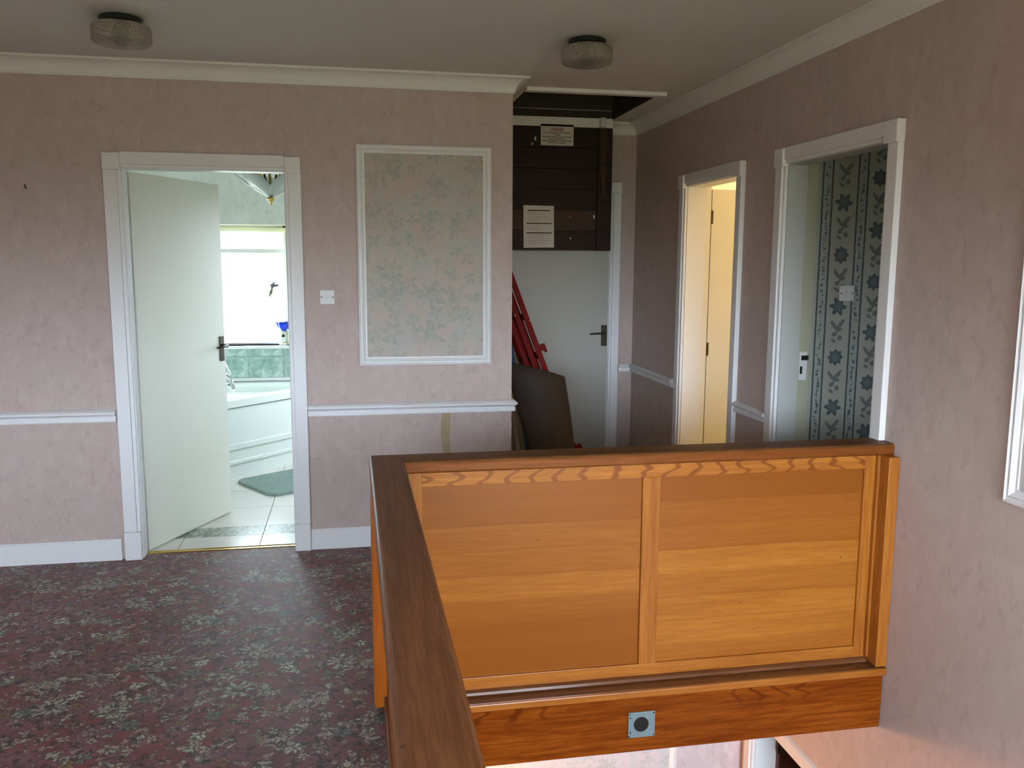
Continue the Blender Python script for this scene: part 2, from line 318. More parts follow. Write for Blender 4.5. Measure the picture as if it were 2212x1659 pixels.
for sd_, cell, nn, R, cc, keep, jit in specs:
    mk, q, th, r3, r1 = flower(nt, None, x, y, cell, cell*0.93, sd_, R, nn, 0.30, jit, keep)
    rim = (q.gt(0.80)); ctr = q.lt(0.26)
    pet = ((th*nn+r1*20.0).f('COSINE')).lt(-0.55)
    shade = mix(nt, smooth(q, 0.2, 0.9), tuple(c*0.72 for c in cc), cc)
    fc = mix(nt, mth(rim, 'MAXIMUM', pet*q.gt(0.25))*0.85, shade, DK)
    fc = mix(nt, ctr, fc, (0.09, 0.05, 0.03))
    if R > .05:
        fc = mix(nt, smooth(noise(co, 60, 2, 0.6), 0.52, 0.58)*0.7, fc, (0.07, 0.065, 0.055))
    col = mix(nt, mk, col, fc)
col = mix(nt, noise(co, 300, 2), tuple([0.0]*3), col) if False else col
fz = noise(co, 420, 2); M_CARPET = finish(m, nt, col, 0.58, bump=fz, bs=0.35, bd=0.004, Specular_IOR_Level=0.38, Sheen_Weight=0.2, Sheen_Roughness=0.3)
M_PLAINCARPET = simple('plain_brown_carpet', (0.12, 0.08, 0.06), 0.95, var=0.3, scale=20)

# ------------------------------------------------------------------ geometry helpers
def link(name, bm, mat, parent=None, smooth_=False, bevel=0.0, segs=2, local=False):
    me = bpy.data.meshes.new(name)
    bmesh.ops.recalc_face_normals(bm, faces=bm.faces)
    o = bpy.data.objects.new(name, me)
    if parent is not None:
        if not local:
            off = -parent_world(parent)
            bmesh.ops.translate(bm, verts=bm.verts, vec=off)
    bm.to_mesh(me); bm.free()
    for mm in (mat if isinstance(mat, (list, tuple)) else [mat]): me.materials.append(mm)
    if smooth_:
        for p in me.polygons: p.use_smooth = True
    COL.objects.link(o)
    if parent is not None: o.parent = parent
    if bevel:
        b = o.modifiers.new('bevel', 'BEVEL'); b.width = bevel; b.segments = segs; b.limit_method = 'ANGLE'; b.angle_limit = math.radians(40)
    return o
def parent_world(p):
    v = Vector((0, 0, 0))
    while p is not None: v = v + p.location; p = p.parent
    return v
def thing(name, label, cat, loc=(0, 0, 0), group=None, rz=0):
    o = bpy.data.objects.new(name, None); COL.objects.link(o); o.location = loc; o.rotation_euler = (0, 0, rz)
    o.empty_display_size = 0.05
    o['label'] = label; o['category'] = cat
    if group: o['group'] = group
    return o
def tag(o, label, cat, group=None):
    o['label'] = label; o['category'] = cat
    if group: o['group'] = group
    return o
def struct(o): o['kind'] = 'structure'; return o
def sthing(name, loc=(0, 0, 0), rz=0):
    o = bpy.data.objects.new(name, None); COL.objects.link(o); o.location = loc; o.rotation_euler = (0, 0, rz); o['kind'] = 'structure'; return o
def recenter(o):
    """origin of a one-mesh thing to the middle of its base"""
    vs = [v.co for v in o.data.vertices]
    c = Vector(((min(v.x for v in vs)+max(v.x for v in vs))/2, (min(v.y for v in vs)+max(v.y for v in vs))/2, min(v.z for v in vs)))
    for v in o.data.vertices: v.co -= c
    o.location = o.location + c; return o
def box(bm, x0, x1, y0, y1, z0, z1):
    vs = [bm.verts.new((x, y, z)) for x in (x0, x1) for y in (y0, y1) for z in (z0, z1)]
    for f in ((0, 1, 3, 2), (4, 6, 7, 5), (0, 4, 5, 1), (2, 3, 7, 6), (0, 2, 6, 4), (1, 5, 7, 3)): bm.faces.new([vs[i] for i in f])
    return vs
def B(*bs):
    bm = bmesh.new()
    for b in bs: box(bm, *b)
    return bm
def sweep(bm, prof, frames):
    """prof: list of (a,b); frames: list of (origin, A, B) vectors; open sweep with capped ends"""
    rings = []
    for o, a, b in frames: rings.append([bm.verts.new(Vector(o)+Vector(a)*p+Vector(b)*q) for p, q in prof])
    n = len(prof)
    for r0, r1 in zip(rings, rings[1:]):
        for i in range(n): bm.faces.new((r0[i], r0[(i+1) % n], r1[(i+1) % n], r1[i]))
    bm.faces.new(rings[0]); bm.faces.new(list(reversed(rings[-1])))
def lathe(bm, prof, c=(0, 0, 0), n=32, mod=None, axis='z'):
    """prof: (r,z) list"""
    rings = []
    for r, z in prof:
        ring = []
        for i in range(n):
            t = 2*PI*i/n; rr = r*(mod(t, z) if mod else 1)
            p = (rr*math.cos(t), rr*math.sin(t), z)
            if axis == 'y': p = (p[0], p[2], p[1])
            if axis == 'x': p = (p[2], p[0], p[1])
            ring.append(bm.verts.new((p[0]+c[0], p[1]+c[1], p[2]+c[2])))
        rings.append(ring)
    for r0, r1 in zip(rings, rings[1:]):
        for i in range(n): bm.faces.new((r0[i], r0[(i+1) % n], r1[(i+1) % n], r1[i]))
    if prof[0][0] > 1e-5: bm.faces.new(list(reversed(rings[0])))
    if prof[-1][0] > 1e-5: bm.faces.new(rings[-1])
    bmesh.ops.remove_doubles(bm, verts=bm.verts, dist=1e-6)
def tube(bm, pts, r, n=10):
    pts = [Vector(p) for p in pts]; rings = []
    for i, p in enumerate(pts):
        t = (pts[min(i+1, len(pts)-1)]-pts[max(i-1, 0)]).normalized()
        a = t.orthogonal().normalized() if i == 0 else (pa - t*pa.dot(t)).normalized()
        pa = a; b = t.cross(a); rr = r[i] if isinstance(r, (list, tuple)) else r
        rings.append([bm.verts.new(p+a*rr*math.cos(2*PI*k/n)+b*rr*math.sin(2*PI*k/n)) for k in range(n)])
    for r0, r1 in zip(rings, rings[1:]):
        for k in range(n): bm.faces.new((r0[k], r0[(k+1) % n], r1[(k+1) % n], r1[k]))
    bm.faces.new(list(reversed(rings[0]))); bm.faces.new(rings[-1])

# ------------------------------------------------------------------ key dimensions
D = 4.6254; R = 1.9865; EY = 5.934; HC = 2.511; CD = 0.078; WC = 0.8585
XL = -3.2; YR = -1.2; RT = 0.15; GF = -2.72; GC = -0.25
D1 = (-1.128, -0.327)      # bathroom door opening x
OH = 2.004                 # opening height
D2 = (4.262, 4.958); D3 = (2.975, 3.745); DL = (2.95, 3.80)   # right wall openings y

# ------------------------------------------------------------------ setting: shell
fl = struct(link('floor', B((XL, 0.10, YR, D, GC+.02, 0), (0.10, R+.01, 2.84, EY, GC+.02, 0), (D1[0], D1[1], D, 4.712, GC+.02, 0)), M_CARPET))
# ceiling with hatch opening
HX = (0.985, 1.765); HY = (4.87, 5.80)
struct(link('ceiling', B((XL, R+.1, YR, HY[0], HC, HC+.06), (XL, HX[0], HY[0], HY[1], HC, HC+.06), (HX[1], R+.1, HY[0], HY[1], HC, HC+.06), (XL, R+.1, HY[1], EY+.1, HC, HC+.06)), M_CEIL))
struct(link('ceiling_loft', B((HX[0]-.06, HX[0], HY[0]-.06, HY[1]+.06, HC+.06, 3.5), (HX[1], HX[1]+.06, HY[0]-.06, HY[1]+.06, HC+.06, 3.5), (HX[0], HX[1], HY[0]-.06, HY[0], HC+.06, 3.5), (HX[0], HX[1], HY[1], HY[1]+.06, HC+.06, 3.5), (HX[0]-.06, HX[1]+.06, HY[0]-.06, HY[1]+.06, 3.5, 3.55)), M_DARK))
# walls
struct(link('wall_back', B((XL, D1[0], D, D+.1, 0, HC), (D1[0], D1[1], D, D+.1, OH+.012, HC), (D1[1], WC, D, D+.1, 0, HC)), M_PINK))
struct(link('wall_corridor', B((WC-.1, WC, D+.1, EY+.1, 0, HC)), M_PINK))
FD = (1.02, 1.806)   # far door opening x
struct(link('wall_far', B((WC, FD[0], EY, EY+.1, 0, HC), (FD[0], FD[1], EY, EY+.1, 2.03, HC), (FD[1], R+RT, EY, EY+.1, 0, HC), (FD[0], FD[1], EY+.1, EY+.14, 0, 2.05)), M_PINK))
struct(link('wall_right', B((R, R+RT, YR, D3[0]-.0, GC, HC), (R, R+RT, D3[0], D3[1], OH+.012, HC), (R, R+RT, D3[1], D2[0], GC, HC), (R, R+RT, D2[0], D2[1], OH+.012, HC), (R, R+RT, D2[1], EY, GC, HC), (R, R+RT, D3[0], D3[1], GC, 0), (R, R+RT, D2[0], D2[1], GC, 0),
     (R, R+RT, YR, DL[0], GF, GC), (R, R+RT, DL[0], DL[1], -.70, GC), (R, R+RT, DL[1], 4.1, GF, GC)), M_PINK))
struct(link('wall_left', B((XL-.1, XL, YR, D+.1, GF, HC)), M_PINK))
struct(link('wall_rear', B((XL, AW[0], YR-.15, YR, GF, HC), (AW[1], RW[0], YR-.15, YR, GF, HC), (AW[0], AW[1], YR-.15, YR, GF, AW[2]), (AW[0], AW[1], YR-.15, YR, AW[3], HC), (RW[1], R+RT, YR-.15, YR, GF, HC), (RW[0], RW[1], YR-.15, YR, GF, RW[2]), (RW[0], RW[1], YR-.15, YR, RW[3], HC)), M_PINK))
# rear window frame (behind the photographer, lets the daylight in)
w1 = sthing('window_1', ((RW[0]+RW[1])/2, YR-.1, RW[2]))
xs = [RW[0], (RW[0]+RW[1])/2, RW[1]]
w3 = sthing('added_window_3', (4.64, (SW[0]+SW[1])/2, SW[2])); ym = (SW[0]+SW[1])/2  # out-of-view frame for the opening added to light the box room
link('window_frame', B(*[(4.62, 4.66, y-.025, y+.025, SW[2], SW[3]) for y in (SW[0]+.025, ym, SW[1]-.025)], (4.62, 4.66, SW[0], SW[1], SW[2], SW[2]+.05), (4.62, 4.66, SW[0], SW[1], SW[3]-.05, SW[3])), M_WHITE, w3)
link('window_frame', B(*[(x-.03, x+.03, YR-.12, YR-.07, RW[2], RW[3]) for x in (xs[0]+.03, xs[1], xs[2]-.03)], (RW[0], RW[1], YR-.12, YR-.07, RW[2], RW[2]+.06), (RW[0], RW[1], YR-.12, YR-.07, RW[3]-.06, RW[3]), (RW[0], RW[1], YR-.12, YR-.07, .35, .40)), M_WHITE, w1)
w5 = sthing('window_5', ((AW[0]+AW[1])/2, YR-.1, AW[2]))
link('window_frame', B(*[(x-.03, x+.03, YR-.12, YR-.07, AW[2], AW[3]) for x in (AW[0]+.03, (AW[0]+AW[1])/2, AW[1]-.03)], (AW[0], AW[1], YR-.12, YR-.07, AW[2], AW[2]+.06), (AW[0], AW[1], YR-.12, YR-.07, AW[3]-.06, AW[3])), M_WHITE, w5)
# ground floor
struct(link('floor_ground', B((XL, R, YR, 4.1, GF-.1, GF), (R, 4.6, YR, 4.6, GF-.1, GF)), M_PLAINCARPET))
struct(link('ceiling_ground', B((XL, 0.10, YR, 3.95, GC, GC+.015), (0.10, R, 2.84, 3.95, GC, GC+.015)), M_CEIL))
struct(link('wall_ground_far', B((XL, R, 3.945, 4.05, GF, GC)), M_LOWPINK))
struct(link('wall_ground_room', B((R+RT, 4.6, 4.3, 4.4, GF, GC), (4.5, 4.6, 2.2, 4.3, GF, GC), (R+RT, 4.6, 2.1, 2.2, GF, GC), (R+RT, 4.6, 2.1, 4.4, GC, GC+.02)), M_CREAMWALL))
# bathroom shell
BL, BY, BR_ = -1.75, 7.2, WC-.1
struct(link('wall_bathroom_left', B((BL-.1, BL, D+.1, BY+.2, GC, HC)), M_BATHPAPER))
struct(link('wall_bathroom_window', B((BL, BW[0], BY, BY+.2, GC, HC), (BW[1], BR_+.1, BY, BY+.2, GC, HC), (BW[0], BW[1], BY, BY+.2, GC, BW[2]), (BW[0], BW[1], BY, BY+.2, BW[3], HC)), M_BATHPAPER))
struct(link('wall_bathroom_right', B((BR_-.012, BR_, D+.1, 6.3, 0, HC), (BR_-.012, BR_, 7.0, BY, 0, HC), (BR_-.012, BR_, 6.3, 7.0, 0, .9), (BR_-.012, BR_, 6.3, 7.0, 2.0, HC), (BR_, BR_+.1, EY+.1, 6.3, GC, HC), (BR_, BR_+.1, 7.0, BY, GC, HC), (BR_, BR_+.1, 6.3, 7.0, GC, .9), (BR_, BR_+.1, 6.3, 7.0, 2.0, HC), (BL, D1[0], D+.1, D+.108, 0, HC), (D1[1], BR_-.012, D+.1, D+.108, 0, HC), (D1[0], D1[1], D+.1, D+.108, OH+.04, HC)), M_BATHPAPER))
struct(link('ceiling_bathroom', B((BL-.1, BR_+.1, D+.1, BY+.2, HC, HC+.05)), M_COVE))
bf = struct(link('floor_bathroom', B((BL, BR_, 4.712, BY, GC+.02, -.006)), M_FGROUT))
# bedroom shells
PX = (R+RT, 4.6)
struct(link('floor_bedroom', B((PX[0], PX[1], 1.9, 5.6, GC+.02, 0), (R+.01, PX[0], D3[0], D3[1], 0-.02, 0), (R+.01, PX[0], D2[0], D2[1], 0-.02, 0)), M_PLAINCARPET))
struct(link('ceiling_bedroom', B((PX[0], PX[1], 1.9, 5.6, HC, HC+.05)), M_COVE))
struct(link('wall_partition', B((PX[0], PX[1], 3.775, 3.80, 0, HC)), M_BLUEPAPER))
struct(link('wall_bedroom', B((PX[0], PX[1], 3.80, 3.86, 0, HC), (PX[0], PX[1], 5.5, 5.6, 0, HC), (PX[1], PX[1]+.1, 3.80, 5.6, 0, HC)), M_CREAMWALL))
struct(link('wall_box_room', B((PX[0], PX[1], 1.9, 2.0, 0, HC), (PX[1], PX[1]+.1, 1.9, SW[0], 0, HC), (PX[1], PX[1]+.1, SW[1], 3.80, 0, HC), (PX[1], PX[1]+.1, SW[0], SW[1], 0, SW[2]), (PX[1], PX[1]+.1, SW[0], SW[1], SW[3], HC)), M_BLUEPAPER))

# ------------------------------------------------------------------ coving
def cove_prof(c, n=8):
    pts = [(0, 0), (0, -c)]
    pts += [(0.008, -c), (0.010, -c+0.006)]
    for i in range(n+1):
        t = PI/2*i/n; pts.append((c-0.008-(c-0.020)*math.cos(t), -0.010-(c-0.018)*(1-math.sin(t))))
    pts += [(c-0.004, -0.0125), (c, -0.012), (c, 0)]
    return pts
def cove(name, path, outs):
    """path: xy points along the wall, outs: room-side (unnormalised mitre) direction at each"""
    bm = bmesh.new(); sweep(bm, cove_prof(CD), [((x, y, HC), (ox, oy, 0), (0, 0, 1)) for (x, y), (ox, oy) in zip(path, outs)])
    return struct(link(name, bm, M_COVE))
cove('trim_1', [(XL, D), (WC, D), (WC, EY)], [(0, -1), (1, -1), (1, -1)])
cove('trim_2', [(WC, EY), (R, EY), (R, YR)], [(1, -1), (-1, -1), (-1, 0)])

# ------------------------------------------------------------------ dado rails and skirting
def dado_prof(h, p=0.030):
    return [(0, 0), (p*.55, 0), (p*.62, h*.10), (p*.62, h*.34), (p*.50, h*.42), (p*.50, h*.48), (p*.80, h*.56), (p, h*.68), (p, h*.80), (p*.72, h*.90), (p*.3, h), (0, h)]
def rail(name, path, outs, z, h, prof=dado_prof, p=0.03, mat=None):
    bm = bmesh.new(); sweep(bm, prof(h, p), [((x, y, z), (ox, oy, 0), (0, 0, 1)) for (x, y), (ox, oy) in zip(path, outs)])
    return struct(link(name, bm, mat or M_WHITE))
rail('trim_3', [(XL, D), (-1.199, D)], [(0, -1)]*2, 0.733, 0.062)
rail('trim_4', [(-0.244, D), (WC, D), (WC, D+.35)], [(0, -1), (1, -1), (1, 0)], 0.733, 0.062)
rail('trim_5', [(1.884, EY), (R, EY), (R, 5.09)], [(0, -1), (-1, -1), (-1, 0)], 0.772, 0.054)
rail('trim_6', [(R, 4.207), (R, 3.835)], [(-1, 0)]*2, 0.776, 0.054)
sk = lambda h, p: [(0, 0), (p, 0), (p, h-.012), (p*.55, h), (0, h)]
rail('baseboard_left', [(XL, D), (-1.208, D)], [(0, -1)]*2, 0, 0.113, sk, 0.018)
rail('baseboard_right', [(-0.244, D), (WC, D), (WC, EY)], [(0, -1), (1, -1), (1, -1)], 0, 0.113, sk, 0.018)
rail('baseboard_far', [(1.884, EY), (R, EY), (R, 5.09)], [(0, -1), (-1, -1), (-1, 0)], 0, 0.113, sk, 0.018)
rail('baseboard_corridor', [(R, 4.207), (R, 3.835)], [(-1, 0)]*2, 0, 0.113, sk, 0.018)

# ------------------------------------------------------------------ architraves
def P_(axis, a0, a1, n0, n1, z0, z1):
    """box whose run is along x (axis 'x', n = y) or along y (axis 'y', n = x)"""
    return (a0, a1, n0, n1, z0, z1) if axis == 'x' else (n0, n1, a0, a1, z0, z1)
def architrave(name, axis, o0, o1, face, sgn, wd, zt, blk=0.082, z0=0.0, depth=0.095, plinth=True, mat=None, pj=0.026, lining=True, blocks=True, lmat=None):
    """o0..o1 the opening along the wall, face the wall plane, sgn the room side"""
    mat = mat or M_WHITE
    mid = (o0+o1)/2; loc = (mid, face, z0) if axis == 'x' else (face, mid, z0)
    t = sthing(name, loc)
    def nn(a, b): return (min(face+sgn*a, face+sgn*b), max(face+sgn*a, face+sgn*b))
    bz = zt-.012 if blocks else zt
    pz = z0+0.15 if plinth else z0
    for a, b, ia in ((o0-wd, o0, 0), (o1, o1+wd, 1)):
        i0, i1 = (a, b-.018) if ia == 0 else (a+.018, b)
        bmm = B(P_(axis, i0, i1, *nn(0, pj), pz, bz), P_(axis, b-.018 if ia == 0 else a, b if ia == 0 else a+.018, *nn(0, pj*.62), pz, bz))
        link('architrave_upright', bmm, mat, t, bevel=0.002)
        c = (a+b)/2
        if blocks: link('corner_block', B(P_(axis, c-blk/2, c+blk/2, *nn(0, pj+.009), bz, bz+blk)), mat, t, bevel=0.003)
        if plinth: link('plinth_block', B(P_(axis, c-blk/2, c+blk/2, *nn(0, pj+.007), z0, z0+.15)), mat, t, bevel=0.003)
    hb = B(P_(axis, o0-wd/2+(blk/2 if blocks else -wd/2), o1+wd/2-(blk/2 if blocks else -wd/2), *nn(0, pj), zt+.016, zt+wd-.006), P_(axis, o0-(wd-blk)/2 if blocks else o0, o1+(wd-blk)/2 if blocks else o1, *nn(0, pj*.62), zt, zt+.016))
    link('architrave_head', hb, mat, t, bevel=0.002)
    if lining:
        d0, d1 = nn(0, -depth)
        st0, st1 = nn(-depth*.60, -depth*.72)
        link('door_lining', B(P_(axis, o0-.002, o0+.004, d0, d1, z0, zt), P_(axis, o1-.004, o1+.002, d0, d1, z0, zt), P_(axis, o0, o1, d0, d1, zt-.004, zt+.012)), lmat or mat, t)
    return t
M_LINING = simple('shaded_white_lining_paint', (0.46, 0.48, 0.46), 0.45, var=0.03, scale=3, bumpy=False)  # darker copy of the white gloss, doorway shade put into the colour
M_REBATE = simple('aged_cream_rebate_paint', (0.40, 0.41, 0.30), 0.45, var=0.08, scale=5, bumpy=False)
architrave('trim_7', 'x', D1[0]+.02, D1[1], D, -1, 0.082, OH, depth=.085)
t8 = architrave('trim_8', 'y', D2[0], D2[1], R, -1, 0.075, OH, blk=0.078, depth=RT-.03, plinth=True)
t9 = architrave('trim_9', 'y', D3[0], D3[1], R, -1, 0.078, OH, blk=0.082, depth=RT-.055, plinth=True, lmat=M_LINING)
architrave('trim_10', 'x', FD[0]+.005, FD[1]-.002, EY, -1, 0.072, 2.045, blk=0.075, depth=.09, plinth=False)
tl = architrave('trim_11', 'y', DL[0], DL[1], R, -1, 0.075, -.73, z0=GF, depth=RT-.02, plinth=False, blocks=False)
# rebated strips behind the linings of the two right-hand doorways
link('rebate_strip', B((R+RT-.030, R+RT, D2[1]-.002, D2[1]+.01, 0, OH)), M_DOOR, t8)
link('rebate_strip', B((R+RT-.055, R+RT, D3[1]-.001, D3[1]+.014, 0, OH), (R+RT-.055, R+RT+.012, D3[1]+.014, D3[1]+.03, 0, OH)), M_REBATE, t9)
kp = link('latch_keep', B((R+RT-.050, R+RT-.010, D3[1]-.004, D3[1], 1.00, 1.135)), M_PLASTIC, t9)
link('latch_hole', B((R+RT-.040, R+RT-.004, D3[1]-.006, D3[1]-.003, 1.095, 1.118)), M_BLACK, kp)
link('latch_hole', B((R+RT-.044, R+RT-.034, D3[1]-.006, D3[1]-.003, 1.030, 1.065)), M_BLACK, kp)

# ------------------------------------------------------------------ doors
def lever_handle(parent, cx, z, face, sgn, direction, local=True, mat=M_BRONZE, w=0.042, h=0.15):
    y0, y1 = sorted((face, face+sgn*.007))
    pl = link('door_handle', B((cx-w/2, cx+w/2, y0, y1, z-h/2, z+h/2)), mat, parent, bevel=.002, local=True)
    bm = bmesh.new(); zz = z+h*.12
    tube(bm, [(cx, face, zz), (cx, face+sgn*.022, zz), (cx, face+sgn*.045, zz), (cx+direction*.014, face+sgn*.055, zz), (cx+direction*.06, face+sgn*.056, zz), (cx+direction*.115, face+sgn*.052, zz-.003)], [.011, .010, .008, .0075, .007, .006], 10)
    link('lever', bm, mat, pl, local=True, smooth_=True)
def hinge(parent, x, y, z, local=True):
    bm = bmesh.new(); lathe(bm, [(.0, -.045), (.006, -.044), (.006, .044), (0, .045)], (x, y, z), 10); box(bm, x-.004, x+.022, y-.002, y+.002, z-.04, z+.04)
    return link('hinge', bm, M_BRONZE, parent, local=True)
dv = Vector((.4385, .899)); ang = math.atan2(dv.y, dv.x)
d1 = sthing('door_1', (-1.098, 4.723, 0.008), ang)     # local +x along the leaf, local -y is the face seen
link('door_leaf', B((0, 0.765, 0, 0.036, 0, 1.988)), M_DOOR, d1, bevel=.002, local=True)
lever_handle(d1, 0.725, 1.02, 0.0, -1, -1)
for z in (0.20, 1.02, 1.80): hinge(d1, -.004, .040, z)
d2 = sthing('door_2', (R+RT+.008, 4.962, 0.006), 0)
link('door_leaf', B((0, 0.70, 0, 0.036, 0, 1.985)), M_DOOR, d2, bevel=.002, local=True)
for z in (0.20, 1.02, 1.82): hinge(d2, -.012, .0, z)
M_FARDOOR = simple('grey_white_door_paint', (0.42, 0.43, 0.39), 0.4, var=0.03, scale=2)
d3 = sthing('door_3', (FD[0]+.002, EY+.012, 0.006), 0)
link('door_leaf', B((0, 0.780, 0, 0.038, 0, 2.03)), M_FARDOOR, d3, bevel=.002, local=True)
lever_handle(d3, 0.755, 1.026, 0.0, -1, -1)
d4 = sthing('door_4', (R+RT-.035, 3.762, GF+.006), 0)
link('door_leaf', B((0, 0.78, 0, 0.036, 0, 1.97)), M_BROWNDOOR, d4, bevel=.002, local=True)
hinge(d4, -.010, -.004, 1.83)

# door edge lining gap strip and brass threshold
bm = bmesh.new(); sweep(bm, [(-.022, 0), (-.018, .005), (-.006, .006), (0, .010), (.006, .006), (.018, .005), (.022, 0)], [((-1.128, 4.700, 0), (0, 1, 0), (0, 0, 1)), ((-.329, 4.700, 0), (0, 1, 0), (0, 0, 1))])
tag(recenter(link('threshold_strip', bm, M_BRASS)), 'long brass threshold strip where the floral carpet meets the bathroom tiles', 'threshold')

# ------------------------------------------------------------------ balustrade
bal = thing('balustrade', 'L-shaped panelled oak balustrade with a dark cap rail around the stairwell', 'balustrade', (0.10, 2.90, 0))
RZ = 0.885
# cap rails (rounded edges), mitred at the corner
def cap_prof(w, t=.045, r=.012, n=4):
    pts = []
    for cx_, cz_, a0 in ((r, -t+r, PI), (w-r, -t+r, 1.5*PI), (w-r, -r, 0), (r, -r, .5*PI)):
        for i in range(n+1):
            a = a0+PI/2*i/n; pts.append((cx_+r*math.cos(a), cz_+r*math.sin(a)))
    return pts
CX0, CX1, CY0, CY1 = 0.045, 0.163, 2.833, 2.960
bm = bmesh.new(); pr = cap_prof(1.0)
def capsweep(name, mat, f0, f1, w):
    bm = bmesh.new(); prof = [(a, b) for a, b in cap_prof(w)]
    rings = []
    for f in (f0, f1): rings.append([bm.verts.new(f(a/w, b)) for a, b in prof])
    n = len(prof)
    for i in range(n): bm.faces.new((rings[0][i], rings[0][(i+1) % n], rings[1][(i+1) % n], rings[1][i]))
    bm.faces.new(rings[0]); bm.faces.new(list(reversed(rings[1])))
    return link(name, bm, mat, bal, smooth_=False)
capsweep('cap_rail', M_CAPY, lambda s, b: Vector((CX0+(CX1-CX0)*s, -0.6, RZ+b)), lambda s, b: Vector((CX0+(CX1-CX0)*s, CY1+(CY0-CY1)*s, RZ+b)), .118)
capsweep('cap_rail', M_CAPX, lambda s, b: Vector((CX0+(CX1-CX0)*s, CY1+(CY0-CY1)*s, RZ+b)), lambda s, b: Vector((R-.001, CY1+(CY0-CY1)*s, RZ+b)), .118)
# strips on the cap's stairwell edge, lighter oak painting in the window light
FY = 2.865   # frame face of the front run
link('lit_cap_edge', B((CX1-.004, R-.002, CY0-.002, CY0+.012, .8445, .877)), M_EDGE, bal, bevel=.005)
link('lit_cap_edge', B((CX1-.012, CX1+.002, -0.6, CY0+.008, .8445, .877)), M_EDGE, bal, bevel=.005)
# front run frame
link('top_rail', B((0.150, 1.960, FY, FY+.035, .787, .845)), M_OAKFIG, bal, bevel=.0015)
link('bottom_rail', B((0.150, 1.960, FY, FY+.035, .022, .078)), M_OAKX, bal, bevel=.0015)
link('stile', B((0.160, 0.222, FY-.001, FY+.035, .022, .842)), M_OAKZ, bal, bevel=.0015)
link('stile', B((1.014, 1.080, FY-.001, FY+.034, .078, .787)), M_OAKZ, bal, bevel=.0015)
link('stile', B((1.889, 1.932, FY-.001, FY+.035, .022, .842)), M_OAKZ, bal, bevel=.0015)
link('panel', B((0.215, 1.020, FY+.010, FY+.022, .07, .795)), M_PANEL, bal)
link('panel', B((1.074, 1.895, FY+.010, FY+.022, .07, .795)), M_PANEL, bal)
link('panel_back', B((0.165, 1.96, FY+.036, FY+.075, .0, .842)), M_OAKX, bal)
link('post', B((1.940, R-.002, 2.792, 2.958, .022, .842)), M_OAKZ, bal, bevel=.003)
link('post_bead', B((1.931, 1.942, 2.845, FY+.01, .04, .842)), M_OAKZ, bal, bevel=.002)
link('post', B((0.047, 0.160, 2.822, 2.957, .018, .842)), M_POST, bal, bevel=.004)
# bead, ledge and fascia at floor level
bm = bmesh.new(); prof = [(0, 0), (-.018, .0), (-.022, .006), (-.018, .014), (-.008, .018), (0, .018)]
sweep(bm, prof, [((0.165, FY, .016), (0, 1, 0), (0, 0, 1)), ((1.935, FY, .016), (0, 1, 0), (0, 0, 1))]); link('bead', bm, M_LEDGE, bal)
link('ledge', B((0.165, R-.001, 2.792, FY+.03, .0, .018)), M_LEDGE, bal, bevel=.003)
link('nosing', B((0.165, R-.001, 2.785, 2.805, -.012, .016)), M_OAKX, bal, bevel=.005)
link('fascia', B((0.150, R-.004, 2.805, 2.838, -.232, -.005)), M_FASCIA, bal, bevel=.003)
# left run: framing seen from the carpet side and from the stairwell
LX0, LX1 = 0.092, 0.140
link('top_rail', B((LX0, LX1, -0.6, 2.822, .787, .845)), M_OAKY, bal, bevel=.0015)
link('bottom_rail', B((LX0, LX1, -0.6, 2.822, .060, .13)), M_OAKY, bal, bevel=.0015)
link('panel', B((LX0+.012, LX1-.012, -0.6, 2.76, .12, .79)), M_OAKY, bal)
for y in (0.1, 1.02, 1.90, 2.762):
    link('stile', B((LX0, LX1, y, y+.06, .06, .787)), M_OAKZ, bal, bevel=.0015)
link('plinth_rail', B((LX0-.012, 0.150, -0.6, 2.822, .0, .060)), M_CAPY, bal, bevel=.003)
link('ledge', B((LX1-.02, 0.190, -0.6, 2.79, -.012, .016)), M_LEDGE, bal, bevel=.003)
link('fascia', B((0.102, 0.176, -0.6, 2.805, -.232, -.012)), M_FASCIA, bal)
# little metal cover plate with a round hole on the fascia
cpz = -.124
pl = thing('cover_plate', 'grey metal cover plate with a round black hole on the wooden fascia', 'plate', (1.010, 2.803, cpz-.047))
bm = B((.959, 1.061, 2.799, 2.8045, cpz-.049, cpz+.049)); link('plate', bm, M_STEELPLATE, pl, bevel=.001)
bm = bmesh.new(); lathe(bm, [(.0285, 0), (.0285, -.0016)], (1.008, 2.7988, cpz+.002), 32, axis='y'); link('hole', bm, M_BLACK, pl)
for sx_, sz_ in ((.963, .043), (1.056, .043), (1.056, -.043), (.963, -.043), (.967, .030), (.967, -.028)):
    bm = bmesh.new(); lathe(bm, [(.0032, 0), (.0022, -.0022), (0, -.0024)], (sx_, 2.7988, cpz+sz_), 10, axis='y'); link('screw', bm, M_BRONZE, pl)

